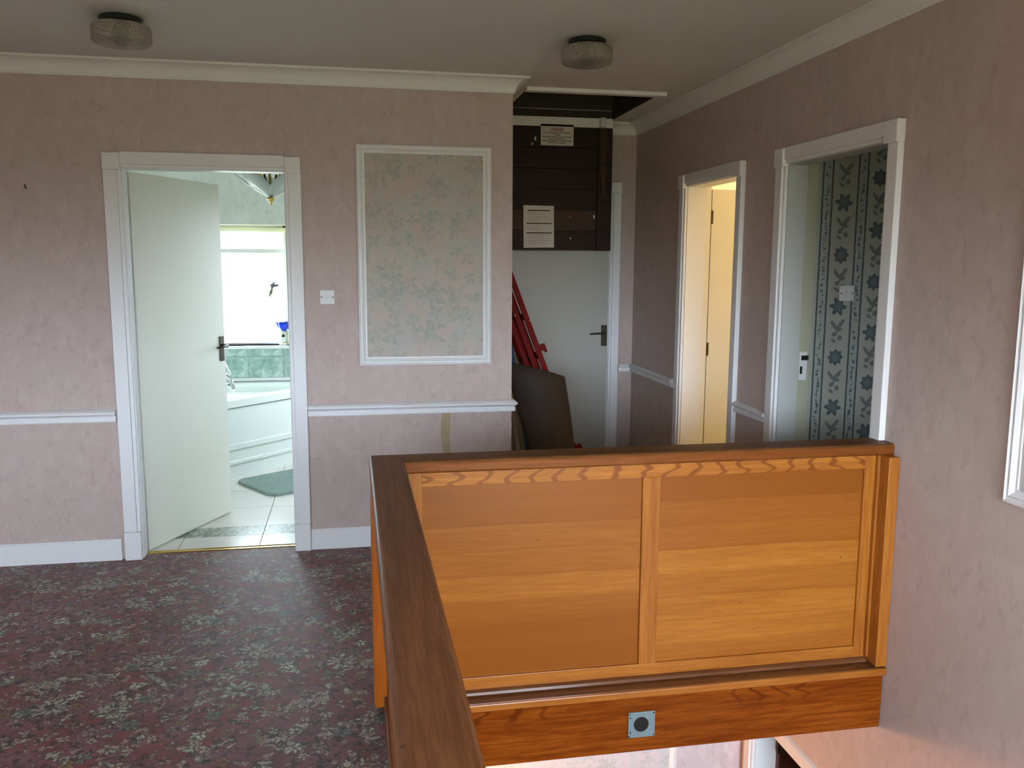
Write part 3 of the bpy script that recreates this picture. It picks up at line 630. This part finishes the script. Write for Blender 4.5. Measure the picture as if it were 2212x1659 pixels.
# ------------------------------------------------------------------ ceiling lights
def ceiling_light(x, y, label):
    t = thing('ceiling_light', label, 'ceiling light', (x, y, HC), 'round glass ceiling lights')
    bm = bmesh.new(); lathe(bm, [(0, 0), (.074, 0), (.083, -.006), (.083, -.022), (.076, -.030), (0, -.030)], (x, y, HC), 40); link('light_base', bm, M_BLACK, t, smooth_=False)
    bm = bmesh.new()
    md = lambda a, z: 1+(.010 if z > -.1 else .002)*math.cos(48*a)
    lathe(bm, [(.070, -.028), (.097, -.030), (.108, -.036), (.112, -.047), (.1125, -.092), (.108, -.100), (.09, -.106), (.05, -.110), (0, -.111)], (x, y, HC), 144, md); link('glass_shade', bm, M_GLASS, t, smooth_=True)
    bm = bmesh.new(); lathe(bm, [(0, -.03), (.016, -.03), (.016, -.05), (.028, -.068), (.029, -.082), (.018, -.100), (0, -.105)], (x, y, HC), 20); link('bulb', bm, M_FROST, t, smooth_=True)
ceiling_light(-.885, 3.82, 'round pressed glass ceiling light on a black base above the open bathroom door')
ceiling_light(1.028, 3.78, 'round pressed glass ceiling light on a black base in front of the loft hatch')

# ------------------------------------------------------------------ loft hatch
lf = sthing('trim_12', ((HX[0]+HX[1])/2, HY[0], HC))
link('hatch_trim', B((HX[0]-.012, HX[1]+.022, HY[0]-.052, HY[0]+.004, HC-.020, HC+.002)), M_WHITE, lf, bevel=.002)
link('hatch_frame', B((HX[0], HX[1], HY[1]-.008, HY[1], HC-.035, HC+.055), (HX[0], HX[0]+.006, HY[0], HY[1], HC, HC+.06), (HX[1]-.006, HX[1], HY[0], HY[1], HC, HC+.06)), M_DARK, lf)
hd = thing('loft_hatch_door', 'dark brown boarded loft hatch door hanging open below the ceiling hatch', 'hatch door', (1.37, 5.765, 1.632))
HT, HB_ = 2.452, 1.632; yb = 5.775
nb = 6; hh = (HT-HB_)/nb
for i in range(nb):
    z0 = HB_+i*hh
    link('plank', B((.975, 1.758, yb+random.uniform(0, .002), yb+.018, z0+.0012, z0+hh-.0012)), M_HATCHL if i == 1 else M_HATCH, hd, bevel=.0015)
link('batten', B((1.655, 1.757, yb-.016, yb, HB_, HT-.002)), M_HATCH, hd, bevel=.002)
link('hinge_strip', B((.975, 1.758, yb-.003, yb+.02, HT, HT+.062)), M_COVE, hd, bevel=.001)
bm = bmesh.new(); lathe(bm, [(0, 0), (.022, 0), (.022, .058), (0, .058)], (1.684, yb-.020, HT+.004), 20); link('pipe_collar', bm, M_PLASTIC, hd, smooth_=False)
bm = bmesh.new(); sweep(bm, [(-1, 0), (1, 0), (1, -.012), (-1, -.012)], [((1.688, yb-.016, HT-.005), (.024, 0, 0), (0, 1, 0)), ((1.692, yb-.016, HT-.27), (.022, 0, 0), (0, 1, 0)), ((1.694, yb-.016, HT-.455), (.008, 0, 0), (0, 1, 0))])
link('prop_bar', bm, M_HATCHL, hd)
# paint chips on the boards
for cx_, cz_, s in ((1.640, 1.862, .010), (1.475, 1.862, .004), (1.477, 1.715, .006), (1.225, 2.37, .012), (1.205, 2.335, .008)):
    link('paint_chip', B((cx_-s/2, cx_+s/2, yb-.0012, yb+.0005, cz_-s, cz_+s)), M_PLASTIC, hd)
# notices
def notice(name, label, pts, t=.0008):
    (x0, z0), (x1, z1), (x2, z2), (x3, z3) = pts
    o = thing(name, label, 'notice', ((x0+x1)/2, yb-.003, min(z0, z1)))
    bm = bmesh.new(); y = yb-.003
    a = [bm.verts.new((x, y, z)) for x, z in pts]; b = [bm.verts.new((x, y+t, z)) for x, z in pts]
    bm.faces.new(a); bm.faces.new(list(reversed(b)))
    for i in range(4): bm.faces.new((a[i], a[(i+1) % 4], b[(i+1) % 4], b[i]))
    link('sheet', bm, M_PAPER, o); return o
n1_ = notice('danger_notice', 'upper white notice with a red heading pinned to the dark hatch door', [(1.262, 2.328), (1.487, 2.328), (1.487, 2.478-.012), (1.260, 2.478-.012)])
n2_ = notice('paper_notice', 'lower taller white notice with three black rules on the dark hatch door', [(1.150, 1.648), (1.361, 1.652), (1.357, 1.930), (1.146, 1.932)])
def word(txt, x, z, h, wd, mat, parent, y):
    cu = bpy.data.curves.new('lettering', 'FONT'); cu.body = txt; cu.size = 1; cu.align_x = 'CENTER'; cu.extrude = 0; cu.offset = .02
    o = bpy.data.objects.new('lettering', cu); COL.objects.link(o)
    bpy.context.view_layer.update(); dg = bpy.context.evaluated_depsgraph_get(); me = bpy.data.meshes.new_from_object(o.evaluated_get(dg)); bpy.data.objects.remove(o)
    vs = me.vertices; w0 = min(v.co.x for v in vs); w1_ = max(v.co.x for v in vs); h0 = min(v.co.y for v in vs); h1 = max(v.co.y for v in vs)
    pw = parent_world(parent)
    for v in vs: v.co = Vector((x+((v.co.x-w0)/(w1_-w0)-.5)*wd-pw.x, y-pw.y, z+((v.co.y-h0)/(h1-h0)-.5)*h-pw.z))
    me.materials.clear(); me.materials.append(mat); ob = bpy.data.objects.new('lettering', me); COL.objects.link(ob); ob.parent = parent; return ob
ty = yb-.0036
word('DANGER!', 1.375, 2.432, .020, .088, M_REDINK, n1_, ty)
def lines(parent, rows, mat, name='text_line', hgt=.005, jit=.35):
    bm = bmesh.new()
    for x0, x1, z in rows:
        x = x0
        while x < x1-.004:
            w = random.uniform(.006, .022); e = min(x+w, x1)
            box(bm, x, e, ty-.0001, ty+.0001, z-hgt/2*random.uniform(.7, 1), z+hgt/2*random.uniform(.7, 1)); x = e+random.uniform(.0015, .004)
    o = link(name, bm, mat, parent); o['kind'] = 'stuff'; return o
lines(n1_, [(1.278, 1.470, 2.411), (1.345, 1.400, 2.397), (1.272, 1.473, 2.384), (1.315, 1.432, 2.371), (1.272, 1.473, 2.358), (1.312, 1.432, 2.345)], M_INK)
for x0, x1, z in ((1.175, 1.330, 1.898), (1.166, 1.343, 1.812), (1.168, 1.345, 1.749)): link('rule', B((x0, x1, ty-.0002, ty+.0001, z-.0032, z+.0032)), M_INK, n2_)
rows = [(1.170+random.uniform(0, .02), 1.19+random.uniform(.05, .15), z) for z in (1.885, 1.872, 1.858, 1.845, 1.83, 1.795, 1.78, 1.768, 1.735, 1.722, 1.71, 1.698, 1.686, 1.674)]
lines(n2_, rows, M_FAINT, hgt=.0032)

# ------------------------------------------------------------------ wall panels (framed floral paper)
def panel_frame(name, label, axis, a0, a1, z0, z1, face, sgn, wd, inner, grp=None):
    cx_ = (a0+a1)/2; t = thing(name, label, 'wall panel', (cx_, face, z0) if axis == 'x' else (face, cx_, z0))
    pr = [(0, 0), (.018, 0), (.020, .12), (.014, .22), (.014, .42), (.019, .5), (.012, .72), (.008, .80), (.008, 1.0), (0, 1.0)]
    def pt(a, z): return Vector((a, face, z)) if axis == 'x' else Vector((face, a, z))
    N = Vector((0, sgn, 0)) if axis == 'x' else Vector((sgn, 0, 0))
    A = Vector((1, 0, 0)) if axis == 'x' else Vector((0, 1, 0)); Z = Vector((0, 0, 1))
    cs = [(a0, z0), (a1, z0), (a1, z1), (a0, z1)]; ins = [A+Z, -A+Z, -A-Z, A-Z]
    for i in range(4):
        j = (i+1) % 4; bm = bmesh.new(); rings = []
        for k in (i, j): rings.append([bm.verts.new(pt(*cs[k])+N*p+ins[k]*(q*wd)) for p, q in pr])
        n = len(pr)
        for q in range(n): bm.faces.new((rings[0][q], rings[0][(q+1) % n], rings[1][(q+1) % n], rings[1][q]))
        bm.faces.new(rings[0]); bm.faces.new(list(reversed(rings[1])))
        link('frame_moulding', bm, M_WHITE, t)
    bm = bmesh.new(); n0, n1 = sorted((face, face+sgn*.003)); box(bm, *P_(axis, a0+wd*.8, a1-wd*.8, n0, n1, z0+wd*.8, z1-wd*.8)); link('floral_paper', bm, inner, t)
    return t
panel_frame('wall_panel', 'tall white-moulded panel of faded floral paper between the switch and corridor', 'x', 0.034, 0.740, 1.003, 2.150, D, -1, .042, M_FLORAL)
panel_frame('wall_panel', 'white-moulded floral panel cut off by the right edge of the picture', 'y', 1.25, 2.262, 0.826, 1.97, R, -1, .045, M_FLORALB)
panel_frame('wall_panel', 'pale floral panel on the downstairs wall seen under the landing fascia', 'x', 0.40, 1.612, -2.2, -.62, 3.945, -1, .034, M_FLORALB)

# ------------------------------------------------------------------ switches, nails, torn strip
def switch(label, x, z, face, off):
    t = thing('light_switch', label, 'light switch', (x, face, z-.0375))
    link('switch_plate', B((x-.038, x+.038, face-.008, face, z-.037, z+.037)), M_PLASTIC, t, bevel=.003)
    bm = bmesh.new(); sweep(bm, [(0, -.012), (-.004, -.012), (-.009, .012), (0, .012)], [((x-.006, face-.007, z), (0, 1, 0), (0, 0, 1)), ((x+.006, face-.007, z), (0, 1, 0), (0, 0, 1))]); link('rocker', bm, M_PLASTIC, t)
    for s in (-1, 1):
        bm = bmesh.new(); lathe(bm, [(.0038, 0), (.003, -.0015), (0, -.0015)], (x+s*.029, face-.0078, z), 12, axis='y'); link('screw', bm, M_BRONZE, t)
switch('white square light switch on the pink wall right of the bathroom door', -.128, 1.365, D, 0)
switch('white square light switch on the blue striped wallpaper in the side room', 2.330, 1.411, 3.775, 0)
def nail(x, z, h, label):
    bm = bmesh.new(); tube(bm, [(x, D, z), (x, D-.018, z+.001), (x, D-.020, z+h)], .0035, 8); tag(recenter(link('nail', bm, M_BRONZE)), label, 'nail')
nail(-1.546, 1.895, .018, 'dark bent nail high on the pink wall left of the bathroom door')
bm = bmesh.new(); pts = []
zs = [.7335-i*.0385 for i in range(17)]
L = [(.468+random.uniform(-.004, .004), z) for z in zs]; Rr = [(.516+random.uniform(-.003, .003), z) for z in reversed(zs)]
ring = L+Rr
a = [bm.verts.new((x, D-.0012, z)) for x, z in ring]; b = [bm.verts.new((x, D, z)) for x, z in ring]
for i in range(len(L)-1):
    k = len(ring)-1-i; bm.faces.new((a[i], a[i+1], a[k-1], a[k]))
for i in range(len(ring)): bm.faces.new((a[i], a[(i+1) % len(ring)], b[(i+1) % len(ring)], b[i]))
tag(recenter(link('bare_plaster_strip', bm, M_PLASTER)), 'narrow strip of bare yellowish plaster where wallpaper is torn below the dado rail', 'torn strip')

# ------------------------------------------------------------------ corridor clutter
lad = thing('ladder', 'red paint-splashed folded ladder leaning in the corridor by the far door', 'ladder', (1.50, 5.49, 0))
dn = Vector((-.354, 0, .935)); nr = Vector((.935, 0, .354)); foot = Vector((1.535, 0, .02))
def bar(bm, p, q, w, t, wv, tv):
    vs = []
    for o in (p, q):
        for s, u in ((-1, -1), (1, -1), (1, 1), (-1, 1)): vs.append(bm.verts.new(Vector(o)+wv*(s*w/2)+tv*(u*t/2)))
    bm.faces.new(vs[:4]); bm.faces.new(vs[4:][::-1])
    for i in range(4): bm.faces.new((vs[i], vs[(i+1) % 4], vs[4+(i+1) % 4], vs[4+i]))
Yv = Vector((0, 1, 0))
for k, (off, ynear, yfar, Lg) in enumerate(((0, 5.36, 5.62, 1.66), (-.052, 5.38, 5.60, 1.52), (-.095, 5.40, 5.58, 1.38))):
    for yy in (ynear, yfar):
        bm = bmesh.new(); p = foot+nr*off+Vector((0, yy, 0)); bar(bm, p, p+dn*Lg, .034, .024, nr, Yv)
        link('stile', bm, M_RED, lad, bevel=.003)
    for j in range(5):
        bm = bmesh.new(); p = foot+nr*off+dn*(.18+j*.27); bar(bm, p+Vector((0, ynear, 0)), p+Vector((0, yfar, 0)), .022, .03, nr, dn); link('rung', bm, M_RED if k < 2 else M_HATCHL, lad)
for s in (.34, .775, 1.05):
    bm = bmesh.new(); p = foot+dn*s+Vector((0, 5.352, 0)); bar(bm, p+nr*.0, p+nr*.048+dn*.0, .040, .02, dn, Yv); bar(bm, p+nr*.036-dn*.01, p+nr*.052-dn*.01, .055, .024, dn, Yv); link('bracket', bm, M_RED, lad, bevel=.002)
# curved hardboard sheet
bm = bmesh.new(); A_ = Vector((.93, 5.28, .935)); B_ = Vector((1.325, 5.28, .83)); C_ = Vector((1.365, 5.02, .006)); D_ = Vector((1.16, 5.02, .006))
nu, nv = 12, 14; g = []
for i in range(nu+1):
    row = []
    for j in range(nv+1):
        u, v = i/nu, j/nv; p = (A_*(1-u)+B_*u)*(1-v)+(D_*(1-u)+C_*u)*v
        p = p+Vector((.020*math.sin(PI*v)*u, -.06*math.sin(PI*u)*(1-v*.4)+.02*math.sin(PI*v), .012*math.sin(PI*u)*(1-v))); row.append(p)
    g.append(row)
fr = [[bm.verts.new(p) for p in r] for r in g]; bk = [[bm.verts.new(p+Vector((0, .005, 0))) for p in r] for r in g]
for i in range(nu):
    for j in range(nv):
        bm.faces.new((fr[i][j], fr[i+1][j], fr[i+1][j+1], fr[i][j+1])); bm.faces.new((bk[i][j], bk[i][j+1], bk[i+1][j+1], bk[i+1][j]))
for i in range(nu):
    bm.faces.new((fr[i][0], bk[i][0], bk[i+1][0], fr[i+1][0])); bm.faces.new((fr[i][nv], fr[i+1][nv], bk[i+1][nv], bk[i][nv]))
for j in range(nv):
    bm.faces.new((fr[0][j], fr[0][j+1], bk[0][j+1], bk[0][j])); bm.faces.new((fr[nu][j], bk[nu][j], bk[nu][j+1], fr[nu][j+1]))
tag(recenter(link('hardboard_sheet', bm, M_HARDBOARD, smooth_=True)), 'bowed sheet of dark brown hardboard leaning in front of the red ladder', 'board')
bm = bmesh.new(); tube(bm, [(1.215, 5.70, .014), (1.05, 5.70, .982), (.885, 5.70, 1.95)], .014, 12); tag(recenter(link('blue_pole', bm, M_BLUE)), 'slim blue pole leaning behind the ladder at the corridor corner', 'pole')
bm = bmesh.new(); tube(bm, [(1.155, 5.73, .014), (1.02, 5.73, .807), (.885, 5.73, 1.60)], .013, 12); tag(recenter(link('white_pole', bm, M_PLASTIC)), 'slim white pole leaning just left of the blue pole', 'pole')

# ------------------------------------------------------------------ bathroom
# wall tiles (two rows of green marbled tiles below the sill)
tp = .277; x0 = -.837-4*tp; g_ = .004
wt = struct(link('trim_13', B((BL, BR_-.012, BY-.008, BY, .585, BW[2]-.022)), M_GROUT))
mesh_cache = {}
def tile(name, w, d_, h, loc, mat, parent):
    k = (round(w, 4), round(d_, 4), round(h, 4), mat.name)
    if k not in mesh_cache:
        bm = B((0, w, 0, d_, 0, h)); me = bpy.data.meshes.new(name); bmesh.ops.recalc_face_normals(bm, faces=bm.faces); bm.to_mesh(me); bm.free(); me.materials.append(mat); mesh_cache[k] = me
    o = bpy.data.objects.new(name, mesh_cache[k]); COL.objects.link(o); o.parent = parent; o.location = Vector(loc); return o
xx = x0
while xx < BR_-.03:
    a = max(xx, BL); b = min(xx+tp, BR_-.012)
    if b-a > .03:
        tile('tile', b-a-g_, .008, .787-.612-g_, (a+g_/2, BY-.014, .612), M_TILEG, wt)
        tile('tile', b-a-g_, .008, .846-.787-g_, (a+g_/2, BY-.014, .787), M_TILEG, wt)
    xx += tp
struct(recenter(link('trim_14', B((BL, BR_-.012, BY-.022, BY, .585, .610)), M_WHITE)))
# floor tiles
def ftile(x0_, x1_, y0_, y1_, mat): tile('tile', x1_-x0_-.004, y1_-y0_-.004, .006, (x0_+.002, y0_+.002, -.006), mat, bf)
gx = [BL, -1.384, -.957, -.530, -.103, .324, BR_-.014]
gy = [4.724, 4.93, 5.10, 5.50, 5.92, 6.34, 6.76, BY]
for j in range(len(gy)-1):
    for i in range(len(gx)-1):
        ftile(gx[i], gx[i+1], gy[j], gy[j+1], M_TILEB if j == 1 else M_TILEF)
w4 = sthing('added_window_4', (BR_+.05, 6.6, .9))  # frame of the out-of-view window added for its light on the bath
link('window_frame', B(*[(BR_+.03, BR_+.07, y-.025, y+.025, .9, 2.0) for y in (6.325, 6.65, 6.975)], (BR_+.03, BR_+.07, 6.3, 7.0, .9, .95), (BR_+.03, BR_+.07, 6.3, 7.0, 1.95, 2.0)), M_WHITE, w4)
# window
w2 = sthing('window_2', ((BW[0]+BW[1])/2, BY+.12, BW[2]))
link('window_frame', B((BW[0], BW[0]+.045, BY+.13, BY+.18, BW[2], BW[3]), (BW[1]-.045, BW[1], BY+.13, BY+.18, BW[2], BW[3]), (BW[0], BW[1], BY+.13, BY+.18, BW[2], BW[2]+.014), (BW[0], BW[1], BY+.13, BY+.18, BW[3]-.05, BW[3]), (BW[0], BW[1], BY+.135, BY+.175, 1.616, 1.650)), M_WHITE, w2)
link('window_pane', B((BW[0]+.02, BW[1]-.02, BY+.152, BY+.156, BW[2]+.02, 1.630)), M_PANE, w2)
link('window_pane', B((BW[0]+.02, BW[1]-.02, BY+.152, BY+.156, 1.638, BW[3]-.02)), M_PANE, w2)
link('window_reveal', B((BW[0]-.001, BW[1]+.001, BY+.001, BY+.13, BW[3]-.004, BW[3]), (BW[0], BW[0]+.004, BY+.001, BY+.13, BW[2], BW[3]), (BW[1]-.004, BW[1], BY+.001, BY+.13, BW[2], BW[3])), M_WARMWHITE, w2)
link('window_sill', B((BL+.02, BR_-.03, BY-.024, BY+.15, BW[2]-.024, BW[2])), M_WHITE, w2, bevel=.003)
bm = bmesh.new(); lathe(bm, [(0, BW[0]+.02), (.020, BW[0]+.02), (.020, BW[1]-.02), (0, BW[1]-.02)], (0, BY+.10, BW[3]-.040), 16, axis='x')
bl = thing('roller_blind', 'rolled-up cream roller blind at the head of the bathroom window', 'blind', ((BW[0]+BW[1])/2, BY+.10, BW[3]-.09)); link('blind_roll', bm, M_WARMWHITE, bl, smooth_=True)
# sprig on the glass
sp_ = thing('window_sprig', 'small green stem with a purple flower stuck on the bright bathroom window', 'ornament', (-.66, BY+.145, 1.30))
bm = bmesh.new(); tube(bm, [(-.668, BY+.143, 1.262), (-.655, BY+.141, 1.300), (-.640, BY+.143, 1.338)], [.005, .015, .005], 8); link('stem', bm, simple('sprig_green', (.05, .09, .01), .6), sp_)
bm = bmesh.new()
for a, l in ((.3, .045), (1.5, .038), (2.6, .034), (3.9, .028)): tube(bm, [(-.634, BY+.143, 1.345), (-.634+math.cos(a)*l*.6, BY+.140, 1.345+math.sin(a)*l*.6), (-.634+math.cos(a)*l, BY+.143, 1.345+math.sin(a)*l)], [.008, .013, .006], 8)
link('petals', bm, simple('sprig_purple', (.09, .07, .10), .6), sp_)
# blue glass flower holder on the sill
bc = (-.555, BY+.045, BW[2]); bh = thing('candle_holder', 'blue glass flower-shaped candle holder on a white base on the bathroom sill', 'candle holder', bc)
bm = bmesh.new(); lathe(bm, [(0, 0), (.040, 0), (.041, .010), (.034, .020), (.037, .060), (.036, .108), (.028, .118), (0, .118)], bc, 32); link('ceramic_base', bm, M_BATH, bh, smooth_=True)
bm = bmesh.new(); lathe(bm, [(0, .0), (.0135, .0), (.013, -.006), (0, -.008)], (bc[0]-.003, bc[1]-.036, bc[2]+.078), 16, axis='y'); link('dark_motif', bm, M_BRONZE, bh)
bm = bmesh.new(); lathe(bm, [(.0, .118), (.024, .119), (.040, .135), (.052, .165), (.058, .190), (.054, .190), (.046, .165), (.034, .140), (.0, .126)], bc, 48, lambda a, z: 1+(.16*math.cos(6*a) if z > .15 else .04*math.cos(6*a))); link('glass_flower', bm, M_COBALT, bh, smooth_=True)
bm = bmesh.new(); lathe(bm, [(.0, .0), (.036, .0), (.037, .006), (0, .007)], (bc[0], bc[1], bc[2]+.018), 32); link('gold_band', bm, M_BRASS, bh)
# corner bath
pf = [(-1.62, 5.56), (.03, 7.186), (-1.62, 7.186)]
bt = thing('corner_bath', 'white corner bath with a diagonal front panel under the bathroom window', 'bath', (-1.1, 6.7, 0))
dd = Vector((.39, .416, 0)).normalized(); nn_ = Vector((dd.y, -dd.x, 0))
P0 = Vector((-.861, 6.277, 0)); Pa = P0-dd*1.02; Pb = P0+dd*1.21
def at(s, o, z): p = P0+dd*s+nn_*o; return Vector((p.x, min(p.y, 7.184), z))
bm = bmesh.new(); prof = [(-.02, .0), (0, .0), (0, .10), (.012, .105), (.012, .125), (0, .130), (0, .205), (.014, .212), (.014, .245), (.0, .252), (0, .508), (-.02, .508)]
sweep(bm, prof, [(tuple(Pa), tuple(nn_), (0, 0, 1)), (tuple(Pb), tuple(nn_), (0, 0, 1))]); link('bath_panel', bm, M_BATH, bt)
bm = bmesh.new()
# rim as ring with basin
out_ = [Pa+nn_*.02, Pb+nn_*.02, Vector((Pb.x, 7.186, 0)), Vector((BL+.002, 7.186, 0)), Vector((BL+.002, Pa.y, 0))]
cen = Vector((-1.12, 6.55, 0))
def insetp(k, t, z): p = out_[k].lerp(cen, t); return Vector((p.x, p.y, z))
N = 5
loops = []
for t, z in ((0, .515), (0, .572), (.02, .580), (.14, .580), (.20, .56), (.34, .22), (.5, .16)): loops.append([bm.verts.new(insetp(k, t, z)) for k in range(N)])
for l0, l1 in zip(loops, loops[1:]):
    for k in range(N): bm.faces.new((l0[k], l0[(k+1) % N], l1[(k+1) % N], l1[k]))
bm.faces.new(loops[-1]); bm.faces.new(list(reversed(loops[0])))
link('bath_tub', bm, M_BATH, bt, bevel=.006, segs=3)
tb = thing('bath_tap', 'chrome bath mixer tap with shower hose on the front rim of the bath', 'tap', (-.935, 6.36, .58))
bx, by = -.935, 6.385
bm = bmesh.new(); tube(bm, [(bx, by, .579), (bx, by, .60), (bx, by, .66)], [.030, .022, .020], 16); tube(bm, [(bx-.07, by-.06, .66), (bx+.065, by+.055, .66)], .018, 14); link('tap_body', bm, M_CHROME, tb, smooth_=True)
bm = bmesh.new(); tube(bm, [(bx, by, .66), (bx+.01, by, .72), (bx+.035, by+.02, .735), (bx+.06, by+.03, .70), (bx+.07, by+.03, .64), (bx+.072, by+.03, .615)], [.014, .014, .014, .015, .017, .017], 14); link('spout', bm, M_CHROME, tb, smooth_=True)
bm = bmesh.new(); tube(bm, [(bx, by+.01, .67), (bx-.03, by, .80), (bx-.005, by, .84), (bx+.03, by+.01, .82), (bx+.06, by+.02, .74), (bx+.075, by+.02, .64), (bx+.078, by+.02, .60)], .006, 10); link('shower_hose', bm, M_CHROME, tb, smooth_=True)
# bath mat
mc = [(-.845, 6.175), (-.55, 5.715), (.02, 6.06), (-.30, 6.56)]
def roundpoly(pts, r, n=6):
    res = []
    for i, p in enumerate(pts):
        p = Vector(p); a = (Vector(pts[i-1])-p).normalized(); b = (Vector(pts[(i+1) % len(pts)])-p).normalized()
        for k in range(n+1):
            t = k/n; q0 = p+a*r; q1 = p+b*r; res.append(q0*(1-t)**2+p*2*t*(1-t)+q1*t*t)
    return res
rp = roundpoly(mc, .09); c_ = Vector((sum(p.x for p in rp)/len(rp), sum(p.y for p in rp)/len(rp)))
bm = bmesh.new(); lay = []
for s, z in ((1, .0), (1.0, .010), (.985, .018), (.93, .020), (.6, .021), (.2, .021)): lay.append([bm.verts.new((c_.x+(p.x-c_.x)*s, c_.y+(p.y-c_.y)*s, z+.0005+(random.uniform(-.002, .002) if 0 < z else 0))) for p in rp])
for l0, l1 in zip(lay, lay[1:]):
    for k in range(len(rp)): bm.faces.new((l0[k], l0[(k+1) % len(rp)], l1[(k+1) % len(rp)], l1[k]))
bm.faces.new(lay[-1]); bm.faces.new(list(reversed(lay[0])))
tag(recenter(link('bath_mat', bm, M_MAT)), 'green shaggy bath mat on the tiled floor in front of the bath', 'bath mat')
# pendant of glass leaves
pc = Vector((-.498, 5.80, 1.905)); ch = thing('pendant_light', 'brass pendant light with white glass leaves hanging in the bathroom', 'pendant light', tuple(pc))
bm = bmesh.new(); lathe(bm, [(0, 0), (.006, .004), (.005, .012), (.012, .016), (.012, .022), (.019, .026), (.019, .032), (.027, .036), (.027, .043), (.010, .050), (0, .052)], tuple(pc), 24); link('finial', bm, M_BRASS, ch)
bm = bmesh.new(); tube(bm, [pc+Vector((0, 0, .045)), pc+Vector((0, 0, .30)), Vector((pc.x, pc.y, HC))], .007, 10); lathe(bm, [(.05, 0), (.045, -.02), (.01, -.03), (0, -.03)], (pc.x, pc.y, HC), 20); link('rod', bm, M_BRASS, ch)
def leafshape(bm, base, dirv, up_, L, Wd, curl, th=.004, n=8):
    side = dirv.cross(up_).normalized(); rows = []
    for i in range(n+1):
        t = i/n; w = Wd*math.sin(PI*min(1, t*.92+.06))**.8*(1 if t < .99 else .1); c = base+dirv*(L*t)+up_*(curl*t*t)
        rows.append([c-side*w+up_*(.02*w/Wd), c, c+side*w+up_*(.02*w/Wd)])
    f = [[bm.verts.new(p) for p in r] for r in rows]; b = [[bm.verts.new(p+up_*th) for p in r] for r in rows]
    for i in range(n):
        for j in range(2):
            bm.faces.new((f[i][j], f[i+1][j], f[i+1][j+1], f[i][j+1])); bm.faces.new((b[i][j], b[i][j+1], b[i+1][j+1], b[i+1][j]))
        bm.faces.new((f[i][0], b[i][0], b[i+1][0], f[i+1][0])); bm.faces.new((f[i][2], f[i+1][2], b[i+1][2], b[i][2]))
    bm.faces.new((f[0][0], f[0][1], b[0][1], b[0][0])); bm.faces.new((f[0][1], f[0][2], b[0][2], b[0][1])); bm.faces.new((f[n][0], b[n][0], b[n][1], f[n][1])); bm.faces.new((f[n][1], b[n][1], b[n][2], f[n][2]))
for k in range(5):
    a = 2*PI*k/5+2.9; dv_ = Vector((math.cos(a), math.sin(a), .42)).normalized(); bm = bmesh.new(); leafshape(bm, pc+Vector((0, 0, .045))+dv_*.015, dv_, Vector((0, 0, 1)), .25, .075, .06); link('glass_leaf', bm, M_FROST, ch, smooth_=True)
for k in range(5):
    a = 2*PI*k/5+2.9+.62; dv_ = Vector((math.cos(a)*.42, math.sin(a)*.42, 1)).normalized(); bm = bmesh.new(); tube(bm, [pc+Vector((0, 0, .04)), pc+Vector((0, 0, .04))+dv_*.06, pc+Vector((0, 0, .04))+dv_*.17], [.005, .009, .009], 10); link('lamp_arm', bm, M_BRASS, ch)

# ------------------------------------------------------------------ hall wall light downstairs (hidden behind the fascia, gives the warm light)
wl = thing('wall_light', 'small brass wall light on the downstairs wall under the landing', 'wall light', (.30, 3.945, -.72))
bm = bmesh.new(); lathe(bm, [(0, 0), (.045, 0), (.04, -.012), (0, -.014)], (.30, 3.945, -.70), 24, axis='y'); link('back_plate', bm, M_BRASS, wl)
bm = bmesh.new(); tube(bm, [(.30, 3.935, -.70), (.30, 3.86, -.73), (.30, 3.80, -.715)], .007, 10); link('arm', bm, M_BRASS, wl)
